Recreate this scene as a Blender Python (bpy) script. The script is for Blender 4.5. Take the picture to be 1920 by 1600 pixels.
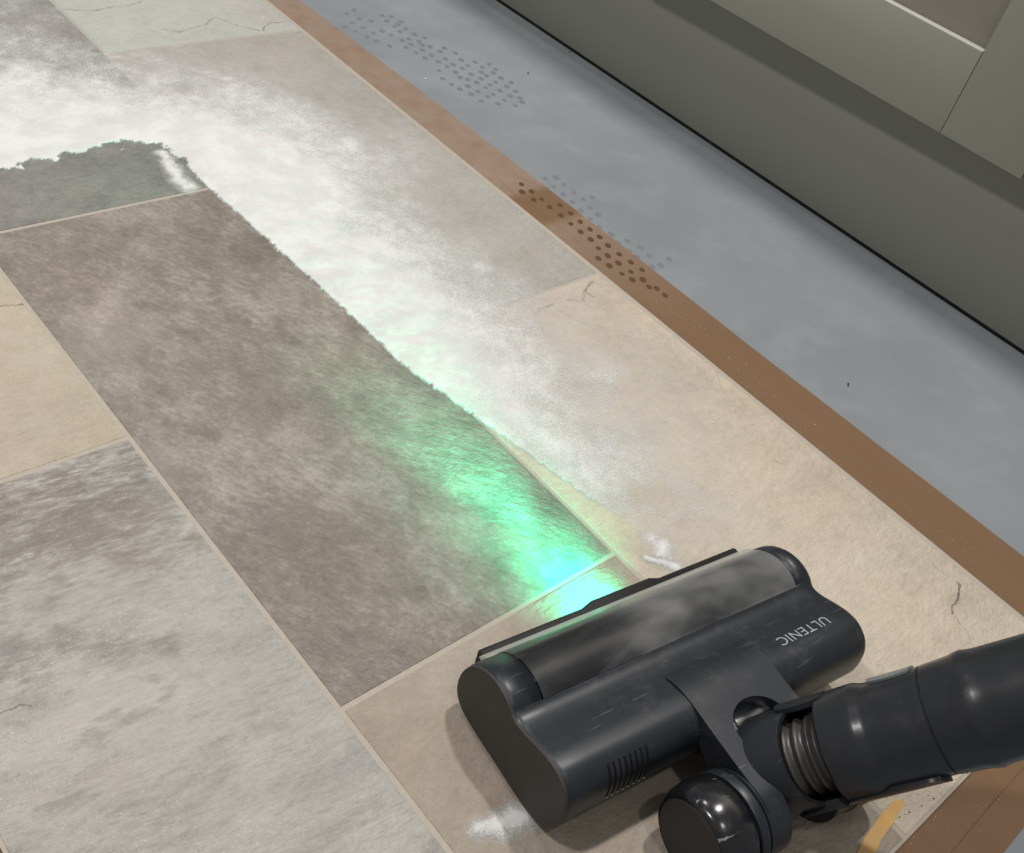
import bpy, bmesh, math, random
import numpy as np
from mathutils import Vector, Matrix, noise

for o in list(bpy.data.objects):
    bpy.data.objects.remove(o)
SC = bpy.context.scene
COL = SC.collection
random.seed(7)
RNG = np.random.default_rng(7)
PI = math.pi

# ------------------------------------------------------------------ camera
F_PX = 2059.06                                    # focal length in pixels of a 1920 px wide frame
CAM_ROT = np.array([[0.7355, 0.3191, -0.5977], [-0.6399, 0.6169, -0.4581], [0.2225, 0.7194, 0.6579]])
CAM_POS = np.array([-0.24422, -0.24340, 0.53610])
_u, _s, _v = np.linalg.svd(CAM_ROT)
CAM_ROT = _u @ _v
cam = bpy.data.cameras.new('camera')
cam.sensor_fit = 'HORIZONTAL'
cam.sensor_width = 36.0
cam.lens = F_PX * 36.0 / 1920.0
cam.clip_start = 0.01
cam_ob = bpy.data.objects.new('camera', cam)
COL.objects.link(cam_ob)
M4 = Matrix.Identity(4)
for i in range(3):
    for j in range(3):
        M4[i][j] = float(CAM_ROT[i, j])
    M4[i][3] = float(CAM_POS[i])
cam_ob.matrix_world = M4
SC.camera = cam_ob

# ------------------------------------------------------------------ world, lamps, exposure
SC.view_settings.view_transform = 'Standard'
SC.view_settings.look = 'None'
SC.view_settings.gamma = 1.0
SC.view_settings.exposure = 0.0
SC.view_settings.use_curve_mapping = False
world = bpy.data.worlds.new('room_light')
SC.world = world
world.use_nodes = True
bg = world.node_tree.nodes['Background']
bg.inputs[0].default_value = (1.0, 0.99, 0.975, 1)
bg.inputs[1].default_value = 0.27


def ceiling_lamp(name, loc, target, size, power, color=(1, 0.975, 0.94)):
    l = bpy.data.lights.new(name, 'AREA')
    l.shape = 'DISK'
    l.size = size
    l.energy = power
    l.color = color
    o = bpy.data.objects.new(name, l)
    COL.objects.link(o)
    o.location = loc
    o.rotation_euler = (Vector(target) - Vector(loc)).to_track_quat('-Z', 'Y').to_euler()
    return o


ceiling_lamp('ceiling_downlight', (0.775, 0.35, 2.2), (0.6, 0.35, 0), 0.12, 27)
ceiling_lamp('ceiling_downlight', (-0.95, 0.65, 2.2), (0.3, 0.3, 0), 0.16, 25)
ceiling_lamp('ceiling_downlight', (0.35, 1.60, 2.2), (0.2, 0.7, 0), 0.12, 8)
ceiling_lamp('ceiling_downlight', (-0.10, -0.75, 2.2), (0.2, 0.1, 0), 0.12, 5)

W = 0.225          # width of one printed tile
L = 2.166 * W      # length of one printed tile


def fp(px, py, z=0.0):
    """point of the floor plane measured at this spot of the 1920 x 1600 photograph"""
    d = CAM_ROT @ np.array([(px - 960) / F_PX, -(py - 800) / F_PX, -1.0])
    t = (z - CAM_POS[2]) / d[2]
    w = CAM_POS + t * d
    return float(w[0]), float(w[1])


# ------------------------------------------------------------------ node helpers
def srgb(r, g, b):
    def c(v):
        v /= 255.0
        return v / 12.92 if v <= 0.04045 else ((v + 0.055) / 1.055) ** 2.4
    return (c(r), c(g), c(b), 1)


class NT:
    def __init__(self, name):
        self.m = bpy.data.materials.new(name)
        self.m.use_nodes = True
        self.t = self.m.node_tree
        self.n = self.t.nodes
        self.bsdf = self.n['Principled BSDF']
        self.out = self.n['Material Output']

    def add(self, kind, **kw):
        x = self.n.new(kind)
        for k, v in kw.items():
            setattr(x, k, v)
        return x

    def link(self, a, b):
        self.t.links.new(a, b)

    def val(self, sock, v):
        if hasattr(v, 'is_output'):
            self.link(v, sock)
        else:
            sock.default_value = v

    def math(self, op, a, b=0.0, c=None, clamp=False):
        x = self.add('ShaderNodeMath', operation=op, use_clamp=clamp)
        self.val(x.inputs[0], a)
        self.val(x.inputs[1], b)
        if c is not None:
            self.val(x.inputs[2], c)
        return x.outputs[0]

    def vmath(self, op, a, b=None, scale=None):
        x = self.add('ShaderNodeVectorMath', operation=op)
        self.val(x.inputs[0], a)
        if b is not None:
            self.val(x.inputs[1], b)
        if scale is not None:
            self.val(x.inputs['Scale'], scale)
        return x.outputs['Value'] if op in ('DOT_PRODUCT', 'LENGTH', 'DISTANCE') else x.outputs[0]

    def pos(self):
        return self.add('ShaderNodeNewGeometry').outputs['Position']

    def objco(self):
        return self.add('ShaderNodeTexCoord').outputs['Object']

    def mapping(self, vec, loc=(0, 0, 0), rot=(0, 0, 0), scale=(1, 1, 1)):
        x = self.add('ShaderNodeMapping')
        self.link(vec, x.inputs[0])
        x.inputs[1].default_value = loc
        x.inputs[2].default_value = rot
        x.inputs[3].default_value = scale
        return x.outputs[0]

    def noise(self, vec, scale, detail=4, rough=0.55, dist=0.0, out='Fac'):
        x = self.add('ShaderNodeTexNoise')
        self.link(vec, x.inputs['Vector'])
        x.inputs['Scale'].default_value = scale
        x.inputs['Detail'].default_value = detail
        x.inputs['Roughness'].default_value = rough
        x.inputs['Distortion'].default_value = dist
        return x.outputs[out]

    def white(self, vec, scale):
        s = self.vmath('SCALE', vec, scale=scale)
        f = self.vmath('FLOOR', s)
        x = self.add('ShaderNodeTexWhiteNoise', noise_dimensions='3D')
        self.link(f, x.inputs['Vector'])
        return x.outputs['Value']

    def ramp(self, fac, stops, interp='LINEAR'):
        x = self.add('ShaderNodeValToRGB')
        x.color_ramp.interpolation = interp
        els = x.color_ramp.elements
        while len(els) < len(stops):
            els.new(0.5)
        for e, (p, c) in zip(els, stops):
            e.position = p
            e.color = c if len(c) == 4 else (*c, 1)
        self.link(fac, x.inputs[0])
        return x.outputs[0]

    def sstep(self, v, a, b, lo=0.0, hi=1.0):
        x = self.add('ShaderNodeMapRange', interpolation_type='SMOOTHSTEP')
        self.val(x.inputs[0], v)
        x.inputs[1].default_value = a
        x.inputs[2].default_value = b
        x.inputs[3].default_value = lo
        x.inputs[4].default_value = hi
        return x.outputs[0]

    def mix(self, fac, a, b, blend='MIX'):
        x = self.add('ShaderNodeMix', data_type='RGBA', blend_type=blend)
        self.val(x.inputs[0], fac)
        self.val(x.inputs[6], a)
        self.val(x.inputs[7], b)
        return x.outputs[2]

    def bump(self, height, strength=0.3, dist=0.001):
        x = self.add('ShaderNodeBump')
        x.inputs['Strength'].default_value = strength
        x.inputs['Distance'].default_value = dist
        self.link(height, x.inputs['Height'])
        self.link(x.outputs[0], self.bsdf.inputs['Normal'])
        return x.outputs[0]

    def base(self, c, rough=0.5, spec=0.5, metal=0.0):
        self.val(self.bsdf.inputs['Base Color'], c)
        self.val(self.bsdf.inputs['Roughness'], rough)
        self.bsdf.inputs['Specular IOR Level'].default_value = spec
        self.bsdf.inputs['Metallic'].default_value = metal
        return self


def stone(name, dark, mid, light, scale=1.0, stretch=(1, 1, 1), ang=0.0, seed=0.0, contrast=1.0, veins=0.0,
          vein_col=(90, 82, 74), cracks=(), spots=0.0, spot_col=(95, 92, 88), fleck=0.0, rough=0.62, grain=0.5, zones=()):
    """printed stone-look vinyl; cracks are dark printed lines through given floor points"""
    k = NT(name)
    p0 = k.pos()
    p = k.mapping(p0, loc=(seed, seed * 0.37, seed * 0.11), rot=(0, 0, ang), scale=stretch)
    wob = k.noise(p, 9 * scale, 3, out='Color')
    pw = k.vmath('ADD', p, k.vmath('SCALE', k.vmath('SUBTRACT', wob, (0.5, 0.5, 0.5)), scale=0.018))
    a = k.noise(pw, 8 * scale, 6, 0.6, 0.0)
    b = k.noise(pw, 36 * scale, 9, 0.70, 0.0)
    c2 = k.noise(k.mapping(p, rot=(0, 0, 0.5), scale=(1, 1.9, 1)), 120 * scale, 6, 0.68)
    c = k.noise(p0, 330, 5, 0.7)
    s = k.math('ADD', k.math('MULTIPLY', a, 0.36), k.math('MULTIPLY', b, 0.36))
    s = k.math('ADD', s, k.math('MULTIPLY', c2, 0.28))
    s = k.math('ADD', s, k.math('MULTIPLY', k.math('SUBTRACT', c, 0.5), 0.38 * grain))
    s = k.math('MULTIPLY_ADD', k.math('SUBTRACT', s, 0.5), 3.2 * contrast, 0.5)
    col = k.ramp(s, [(0.08, srgb(*dark)), (0.5, srgb(*mid)), (0.95, srgb(*light))])
    # broad warm / cool drift of the print
    hue = k.noise(pw, 11, 4, 0.5)
    col = k.mix(k.math('MULTIPLY', k.sstep(hue, 0.46, 0.68), 0.22), col, k.mix(1.0, col, (0.92, 0.985, 1.03, 1), 'MULTIPLY'))
    col = k.mix(k.math('MULTIPLY', k.sstep(hue, 0.52, 0.34), 0.35), col, k.mix(1.0, col, (1.04, 0.975, 0.94, 1), 'MULTIPLY'))
    for (zx, zy), zr, zc, zs in zones:
        wz = k.vmath('SCALE', k.vmath('SUBTRACT', k.noise(p0, 38, 5, 0.62, out='Color'), (0.5, 0.5, 0.5)), scale=zr * 2.0)
        dz = k.vmath('DISTANCE', k.vmath('MULTIPLY', k.vmath('ADD', p0, wz), (1, 1, 0)), (zx, zy, 0))
        col = k.mix(k.math('MULTIPLY', k.sstep(dz, zr * 1.1, zr * 0.2), k.math('MULTIPLY', k.sstep(k.math('ADD', k.math('MULTIPLY', b, 0.6), k.math('MULTIPLY', c2, 0.4)), 0.62, 0.42), zs)), col, k.mix(k.math('MULTIPLY_ADD', b, 0.9, -0.1), srgb(*zc), srgb(*[min(255, v + 34) for v in zc])))
    if spots:
        v = k.noise(k.mapping(p, scale=(1, 1.3, 1)), 30 * scale, 6, 0.6, 0.2)
        v2 = k.noise(p, 8, 3)
        f = k.math('MULTIPLY', k.sstep(v, 0.54, 0.66), k.sstep(v2, 0.44, 0.6))
        col = k.mix(k.math('MULTIPLY', f, spots), col, srgb(*spot_col))
    if veins:
        vn = k.noise(k.mapping(p, scale=(1, 1.6, 1)), 6 * scale, 5, 0.55, 0.8)
        line = k.sstep(k.math('ABSOLUTE', k.math('SUBTRACT', vn, 0.5)), 0.007, 0.0)
        gate = k.sstep(k.noise(p, 5, 2), 0.5, 0.62)
        col = k.mix(k.math('MULTIPLY', k.math('MULTIPLY', line, gate), veins), col, srgb(*vein_col))
    if cracks:
        wv = k.vmath('SCALE', k.vmath('SUBTRACT', k.noise(p0, 70, 4, 0.6, out='Color'), (0.5, 0.5, 0.5)), scale=0.012)
        pq = k.vmath('MULTIPLY', k.vmath('ADD', p0, wv), (1, 1, 0))
        tone = k.sstep(k.noise(p0, 60, 3), 0.35, 0.6, 0.45, 1.0)
        for pts, wd, st in cracks:
            best = None
            for A, B in zip(pts[:-1], pts[1:]):
                ba = Vector((B[0] - A[0], B[1] - A[1], 0))
                pa = k.vmath('SUBTRACT', pq, (A[0], A[1], 0))
                h = k.math('MULTIPLY', k.vmath('DOT_PRODUCT', pa, tuple(ba)), 1 / ba.length_squared, clamp=True)
                d = k.vmath('DISTANCE', pa, k.vmath('SCALE', tuple(ba), scale=h))
                best = d if best is None else k.math('MINIMUM', best, d)
            f = k.math('MULTIPLY', k.sstep(best, wd, wd * 0.15), tone)
            col = k.mix(k.math('MULTIPLY', f, st), col, srgb(*vein_col))
    if fleck:
        w = k.white(p0, 1300)
        g = k.sstep(k.noise(p, 14, 4), 0.42, 0.62)
        f = k.math('MULTIPLY', k.math('GREATER_THAN', w, 0.965), k.math('MULTIPLY', g, fleck))
        col = k.mix(f, col, srgb(232, 230, 226))
    hb = k.math('ADD', k.math('MULTIPLY', k.noise(k.mapping(p, scale=(1, 1.8, 1)), 95, 5, 0.6), 1.0),
                k.math('MULTIPLY', k.noise(p0, 420, 4, 0.65), 0.45))
    k.base(col, rough, 0.35)
    k.bump(hb, 0.75, 0.0026)
    return k.m


def plastic(name, col, rough=0.35, grime=0.0, spec=0.5, scratches=0.0):
    k = NT(name)
    p = k.objco()
    c = k.mix(k.math('MULTIPLY', k.noise(p, 60, 4), 0.25), srgb(*col), srgb(*[min(255, v + 9) for v in col]))
    if grime:
        g = k.math('MULTIPLY', k.sstep(k.noise(p, 45, 6, 0.7), 0.5, 0.78), grime)
        c = k.mix(g, c, srgb(150, 146, 140))
    if scratches:
        s = k.noise(k.mapping(p, rot=(0.3, 0.5, 0.7), scale=(30, 300, 300)), 1.0, 2, 0.5)
        g = k.math('MULTIPLY', k.sstep(s, 0.63, 0.69), k.sstep(k.noise(p, 60, 2), 0.5, 0.6))
        c = k.mix(k.math('MULTIPLY', g, scratches), c, srgb(150, 152, 155))
    r = k.math('MULTIPLY_ADD', k.noise(p, 90, 5, 0.6), 0.16, rough - 0.06)
    k.base(c, r, spec)
    k.bump(k.noise(p, 900, 2), 0.05, 0.0004)
    return k.m


# ------------------------------------------------------------------ mesh helpers
def link(ob, parent=None):
    COL.objects.link(ob)
    if parent is not None:
        ob.parent = parent
    return ob


def mesh(name, verts, faces, mat=None, parent=None, smooth=True, sharp=35):
    me = bpy.data.meshes.new(name)
    me.from_pydata([tuple(map(float, v)) for v in verts], [], faces)
    me.validate()
    bm = bmesh.new()
    bm.from_mesh(me)
    bmesh.ops.recalc_face_normals(bm, faces=bm.faces)
    bm.to_mesh(me)
    bm.free()
    if smooth:
        me.polygons.foreach_set('use_smooth', [True] * len(me.polygons))
        me.set_sharp_from_angle(angle=math.radians(sharp))
    if mat:
        me.materials.append(mat)
    return link(bpy.data.objects.new(name, me), parent)


def from_bm(name, bm, mat, parent=None, smooth=True, sharp=35):
    me = bpy.data.meshes.new(name)
    bmesh.ops.recalc_face_normals(bm, faces=bm.faces)
    bm.to_mesh(me)
    bm.free()
    if smooth:
        me.polygons.foreach_set('use_smooth', [True] * len(me.polygons))
        me.set_sharp_from_angle(angle=math.radians(sharp))
    if mat:
        me.materials.append(mat)
    return link(bpy.data.objects.new(name, me), parent)


def add_box(bm, lo, hi, mat4=None, bevel=0.0, seg=2):
    r = bmesh.ops.create_cube(bm, size=1.0)
    vs = r['verts']
    for v in vs:
        v.co = Vector([(a + b) / 2 + c * (b - a) for a, b, c in zip(lo, hi, v.co)])
    if bevel:
        es = list({e for v in vs for e in v.link_edges})
        q = bmesh.ops.bevel(bm, geom=es, offset=bevel, segments=seg, affect='EDGES', profile=0.5)
        vs = [v for v in q['verts']] + [v for v in vs if v.is_valid]
        vs = list(set(vs))
    if mat4 is not None:
        bmesh.ops.transform(bm, matrix=mat4, verts=vs)
    return vs


def add_prism(bm, pts, z0, z1, mat4=None, bevel=0.0):
    """outline pts (x, y) raised from z0 to z1"""
    b = [bm.verts.new((x, y, z0)) for x, y in pts]
    t = [bm.verts.new((x, y, z1)) for x, y in pts]
    n = len(pts)
    fs = [bm.faces.new(b[::-1]), bm.faces.new(t)]
    for i in range(n):
        fs.append(bm.faces.new((b[i], b[(i + 1) % n], t[(i + 1) % n], t[i])))
    vs = b + t
    if bevel:
        es = [e for e in {e for v in t for e in v.link_edges} if e.verts[0] in t and e.verts[1] in t]
        q = bmesh.ops.bevel(bm, geom=es, offset=bevel, segments=2, affect='EDGES', profile=0.5)
        vs = list({v for v in vs + q['verts'] if v.is_valid})
    if mat4 is not None:
        bmesh.ops.transform(bm, matrix=mat4, verts=vs)
    return vs


def frame(origin, d, up=(0, 0, 1)):
    """matrix whose local z runs along d"""
    d = Vector(d).normalized()
    u = Vector(up).cross(d)
    if u.length < 1e-6:
        u = Vector((1, 0, 0))
    u.normalize()
    v = d.cross(u)
    m = Matrix((u, v, d)).transposed().to_4x4()
    m.translation = Vector(origin)
    return m


def lathe_into(bm, prof, m, seg=56, a0=0.0, a1=2 * PI, close_ends=True):
    full = abs(a1 - a0 - 2 * PI) < 1e-6
    n = seg if full else seg + 1
    rows = []
    for t, r in prof:
        if r < 1e-6:
            rows.append([bm.verts.new(m @ Vector((0, 0, t)))])
        else:
            rows.append([bm.verts.new(m @ Vector((r * math.cos(a0 + (a1 - a0) * i / seg),
                                                   r * math.sin(a0 + (a1 - a0) * i / seg), t))) for i in range(n)])
    for A, B in zip(rows[:-1], rows[1:]):
        for i in range(seg):
            j = (i + 1) % n
            if len(A) == 1 and len(B) == 1:
                continue
            if len(A) == 1:
                bm.faces.new((A[0], B[j], B[i]))
            elif len(B) == 1:
                bm.faces.new((A[i], A[j], B[0]))
            else:
                bm.faces.new((A[i], A[j], B[j], B[i]))


def lathe(name, prof, m, mat, parent, seg=56, sharp=35, **kw):
    bm = bmesh.new()
    lathe_into(bm, prof, m, seg, **kw)
    return from_bm(name, bm, mat, parent, True, sharp)


def catmull(pts, per=8, closed=True):
    P = [np.array(p, float) for p in pts]
    n = len(P)
    out = []
    for i in range(n if closed else n - 1):
        if closed:
            a, b, c, d = P[i - 1], P[i], P[(i + 1) % n], P[(i + 2) % n]
        else:
            a, b, c, d = P[max(i - 1, 0)], P[i], P[i + 1], P[min(i + 2, n - 1)]
        for s in range(per):
            t = s / per
            out.append(0.5 * ((2 * b) + (c - a) * t + (2 * a - 5 * b + 4 * c - d) * t * t + (3 * b - a - 3 * c + d) * t ** 3))
    if not closed:
        out.append(P[-1])
    return np.array(out)


def empty(name, loc=(0, 0, 0), rz=0.0):
    o = bpy.data.objects.new(name, None)
    COL.objects.link(o)
    o.location = loc
    o.rotation_euler = (0, 0, rz)
    o.empty_display_size = 0.05
    return o


def tag(o, label=None, cat=None, group=None, kind=None):
    if label:
        o['label'] = label
    if cat:
        o['category'] = cat
    if group:
        o['group'] = group
    if kind:
        o['kind'] = kind
    return o


def sub_cells(x0, x1, y0, y1):
    return [(x0, y0), (x1, y0), (x1, y1), (x0, y1)]


# ------------------------------------------------------------------ materials
def floor_mat():
    k = NT('grey_floor')
    p = k.pos()
    n = k.noise(p, 5, 4, 0.55)
    c = k.mix(k.sstep(n, 0.3, 0.7), srgb(122, 126, 131), srgb(131, 135, 138))
    n2 = k.noise(p, 16, 5, 0.6)
    c = k.mix(k.math('MULTIPLY', k.sstep(n2, 0.5, 0.7), 0.25), c, srgb(148, 153, 156))
    # dry film of dust that lies thicker towards the far end of the floor
    sep = k.add('ShaderNodeSeparateXYZ')
    k.link(p, sep.inputs[0])
    d = k.math('MULTIPLY', k.sstep(sep.outputs[1], 0.15, 0.75), k.sstep(k.noise(p, 9, 4), 0.25, 0.75))
    c = k.mix(k.math('MULTIPLY', d, 0.28), c, srgb(168, 173, 176))
    k.base(c, 0.55, 0.3)
    k.bump(k.noise(p, 700, 3), 0.1, 0.0006)
    return k.m


def tape_mat(name, col, dusty):
    k = NT(name)
    p = k.pos()
    c = k.mix(k.noise(k.mapping(p, scale=(60, 6, 1)), 1, 4), srgb(*col), srgb(*[v + 8 for v in col]))
    if dusty:
        sep = k.add('ShaderNodeSeparateXYZ')
        k.link(p, sep.inputs[0])
        d = k.math('MULTIPLY', k.sstep(sep.outputs[1], 0.12, 0.42), k.sstep(k.noise(p, 40, 5, 0.6), -0.2, 0.7))
        bare = k.sstep(k.math('ABSOLUTE', k.math('SUBTRACT', sep.outputs[1], 0.355)), 0.018, 0.034)
        d = k.math('MULTIPLY', d, bare)
        c = k.mix(k.math('MULTIPLY', d, 0.30), c, srgb(186, 172, 162))
    k.base(c, 0.6, 0.25)
    k.bump(k.noise(k.mapping(p, scale=(140, 30, 1)), 1, 3), 0.12, 0.0006)
    return k.m


def grout_mat():
    k = NT('grout')
    p = k.pos()
    c = k.mix(k.noise(p, 160, 5, 0.6), srgb(158, 149, 137), srgb(178, 169, 157))
    k.base(c, 0.75, 0.25)
    k.bump(k.noise(p, 900, 2), 0.15, 0.0005)
    return k.m


def cabinet_mat(name, col):
    k = NT(name)
    p = k.pos()
    c = k.mix(k.noise(p, 8, 3), srgb(*col), srgb(*[v + 4 for v in col]))
    k.base(c, 0.5, 0.3)
    k.bump(k.noise(p, 260, 3), 0.05, 0.0006)
    return k.m


M = {}
M['floor'] = floor_mat()
M['tape'] = tape_mat('brown_tape', (112, 86, 63), True)
M['tape2'] = tape_mat('brown_tape_corner', (112, 85, 62), False)
M['grout'] = grout_mat()
M['cab'] = cabinet_mat('sage_grey_paint', (143, 143, 131))
M['cabpanel'] = cabinet_mat('sage_grey_panel', (140, 136, 124))
M['plinth'] = cabinet_mat('sage_grey_plinth', (127, 128, 120))
M['worktop'] = cabinet_mat('worktop', (176, 172, 164))
M['wall'] = cabinet_mat('wall_paint', (214, 211, 204))
M['body'] = plastic('blue_black_plastic', (28, 32, 38), 0.36, 0.10, 0.45, scratches=0.10)
M['cap'] = plastic('dull_end_plastic', (55, 53, 51), 0.55, 0.0, 0.3)
M['neck'] = plastic('neck_plastic', (30, 33, 38), 0.36, 0.08, 0.45, scratches=0.15)
M['tube'] = plastic('tube_plastic', (32, 34, 37), 0.24, 0.04, 0.5)
M['black'] = plastic('black_rubber', (14, 14, 15), 0.5, 0.05, 0.3)
M['tyre'] = plastic('tyre_gloss', (20, 21, 24), 0.16, 0.12, 0.6, scratches=0.9)
M['hub'] = plastic('hub_plastic', (44, 42, 41), 0.5, 0.0, 0.3)
M['hose'] = plastic('hose_plastic', (58, 56, 54), 0.32, 0.05, 0.5)
M['letter'] = plastic('print_and_glint_grey', (150, 153, 156), 0.5)  # print of the lettering, also the pale paint of the lit slot ends
M['sheen'] = plastic('grey_sheen', (104, 110, 110), 0.35)  # pale grey of the reflection painted on the collar
M['dark'] = plastic('dark_inside', (10, 10, 11), 0.7, 0.0, 0.2)


def window_mat():
    k = NT('dusty_smoked_window')
    p = k.objco()
    n = k.noise(k.mapping(p, loc=(0.02, 0, 0), scale=(1, 1.6, 1.6)), 13, 3, 0.5, 0.0)
    sx_ = k.add('ShaderNodeSeparateXYZ')
    k.link(p, sx_.inputs[0])
    n = k.math('ADD', k.math('MULTIPLY_ADD', n, 0.8, 0.1), k.math('MULTIPLY', k.math('SUBTRACT', sx_.outputs[0], 0.12), 1.5))
    dust = k.sstep(n, 0.36, 0.68, 0.20, 0.66)
    c = k.mix(k.sstep(n, 0.4, 0.64), srgb(72, 75, 78), srgb(130, 131, 131))
    k.base(c, 0.5, 0.4)
    tr = k.add('ShaderNodeBsdfTransparent')
    tr.inputs[0].default_value = (0.55, 0.56, 0.58, 1)
    gl = k.add('ShaderNodeBsdfGlossy')
    gl.inputs['Roughness'].default_value = 0.22
    gl.inputs['Color'].default_value = (1, 1, 1, 1)
    m1 = k.add('ShaderNodeMixShader')
    k.link(dust, m1.inputs[0])
    k.link(tr.outputs[0], m1.inputs[1])
    k.link(k.bsdf.outputs[0], m1.inputs[2])
    fr = k.add('ShaderNodeFresnel')
    fr.inputs[0].default_value = 1.35
    m2 = k.add('ShaderNodeMixShader')
    k.link(fr.outputs[0], m2.inputs[0])
    k.link(m1.outputs[0], m2.inputs[1])
    k.link(gl.outputs[0], m2.inputs[2])
    k.link(m2.outputs[0], k.out.inputs[0])
    return k.m


def lip_mat():
    k = NT('clear_plastic_lip')
    k.base((0.72, 0.72, 0.68, 1), 0.3, 0.5)
    tr = k.add('ShaderNodeBsdfTransparent')
    tr.inputs[0].default_value = (0.85, 0.87, 0.85, 1)
    tl = k.add('ShaderNodeBsdfTranslucent')
    tl.inputs[0].default_value = (0.8, 0.82, 0.78, 1)
    a = k.add('ShaderNodeMixShader')
    a.inputs[0].default_value = 0.5
    k.link(tr.outputs[0], a.inputs[1])
    k.link(tl.outputs[0], a.inputs[2])
    b = k.add('ShaderNodeMixShader')
    b.inputs[0].default_value = 0.5
    k.link(a.outputs[0], b.inputs[1])
    k.link(k.bsdf.outputs[0], b.inputs[2])
    k.link(b.outputs[0], k.out.inputs[0])
    return k.m


def led_mat():
    k = NT('green_led_lens')
    k.base((0.1, 0.9, 0.5, 1), 0.2)
    k.bsdf.inputs['Emission Color'].default_value = (0.03, 1.0, 0.42, 1)
    k.bsdf.inputs['Emission Strength'].default_value = 6.0
    return k.m


M['window'] = window_mat()
M['lip'] = lip_mat()
M['led'] = led_mat()


def powder_mat(name='white_powder', col=(216, 215, 213)):
    k = NT(name)
    p = k.pos()
    at = k.add('ShaderNodeAttribute', attribute_name='powder_cover')
    d = at.outputs['Fac']
    w = k.white(p, 1500)
    w2 = k.noise(p, 520, 2, 0.6)
    gr = k.math('ADD', k.math('MULTIPLY', w, 0.55), k.math('MULTIPLY', w2, 0.45))
    mid = k.math('MULTIPLY', k.math('MULTIPLY', d, k.math('SUBTRACT', 1.1, d)), 4.0)
    alpha = k.math('MULTIPLY_ADD', k.math('MULTIPLY', k.math('SUBTRACT', gr, 0.5), mid), 0.62, k.math('MULTIPLY', d, 1.10), clamp=True)
    c = k.mix(k.math('ADD', k.math('MULTIPLY', k.sstep(k.noise(p, 32, 5, 0.6), 0.38, 0.64), 0.75), k.math('MULTIPLY', k.noise(p, 900, 3), 0.25)), srgb(*[v - 15 for v in col]), srgb(*col))
    k.base(c, 0.9, 0.15)
    k.bump(k.math('ADD', k.noise(p, 700, 3, 0.6), k.math('MULTIPLY', k.noise(p, 150, 4), 1.5)), 0.35, 0.0012)
    tr = k.add('ShaderNodeBsdfTransparent')
    m = k.add('ShaderNodeMixShader')
    k.link(alpha, m.inputs[0])
    k.link(tr.outputs[0], m.inputs[1])
    k.link(k.bsdf.outputs[0], m.inputs[2])
    k.link(m.outputs[0], k.out.inputs[0])
    return k.m


M['powder'] = powder_mat()
kk = NT('powder_grain')
kk.base(srgb(226, 225, 222), 0.85, 0.2)
M['grain'] = kk.m

# ------------------------------------------------------------------ floor, wall
bm = bmesh.new()
add_box(bm, (-1.6, -1.6, -0.06), (1.35, 2.6, -0.003))
tag(from_bm('floor', bm, M['floor'], smooth=False), 'smooth blue-grey floor between the brown tape and the cabinet plinth', kind='structure')
bm = bmesh.new()
add_box(bm, (1.35, -1.6, -0.06), (1.43, 2.6, 2.3))
tag(from_bm('wall_right', bm, M['wall'], smooth=False), 'painted wall behind the kitchen cabinet', kind='structure')

# ------------------------------------------------------------------ cabinet
CAB = empty('kitchen_cabinet', (0.75, 0.2, 0.0))
tag(CAB, 'sage grey kitchen base cabinet with a recessed panel door standing on a plinth', 'cabinet')
CAB.rotation_euler = (0, 0, 0)


def cab_local(o):
    o.matrix_parent_inverse = CAB.matrix_world.inverted()
    return o


bpy.context.view_layer.update()
CAB.matrix_world = Matrix.Translation((0.75, 0.2, 0))
DT = Vector((0.0483, -0.9988, 0)).normalized()      # along the door, towards the right of the picture
DN = Vector((-0.9988, -0.0483, 0)).normalized()     # out of the door
D0 = Vector((0.7298, 0.4215, 0))                    # a point of the door face


def cab_m(origin=D0):
    m = Matrix((DT, -DN, Vector((0, 0, 1)))).transposed().to_4x4()
    m.translation = origin
    return m


CM = cab_m()
DX0, DX1 = -0.10, 0.3700       # door span along DT
DZ0, DZ1 = 0.150, 0.700
RAIL, STILE = 0.079, 0.0855


def cab_box(name, lo, hi, mat, parent, bevel=0.0012):
    bm = bmesh.new()
    add_box(bm, lo, hi, CM, bevel)
    o = from_bm(name, bm, mat, parent)
    o.matrix_parent_inverse = parent.matrix_world.inverted()
    return o


cab_box('carcass', (-0.12, 0.021, 0.150), (0.3715, 0.50, 0.715), M['cab'], CAB)
door = cab_box('door', (DX0 + STILE - 0.006, 0.009, DZ0 + RAIL - 0.006), (DX1 - STILE + 0.006, 0.0155, DZ1 - RAIL + 0.006), M['cabpanel'], CAB, 0.0004)
door['label'] = 'recessed flat door panel framed by rails and stiles'
for nm, lo, hi in (('bottom_rail', (DX0 + STILE + 0.0004, 0, DZ0), (DX1 - STILE - 0.0004, 0.02, DZ0 + RAIL)),
                   ('top_rail', (DX0 + STILE + 0.0004, 0, DZ1 - RAIL), (DX1 - STILE - 0.0004, 0.02, DZ1)),
                   ('stile', (DX1 - STILE, 0, DZ0), (DX1, 0.02, DZ1)),
                   ('stile', (DX0, 0, DZ0), (DX0 + STILE, 0.02, DZ1))):
    o = cab_box(nm, lo, hi, M['cab'], door, 0.0007)

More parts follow.
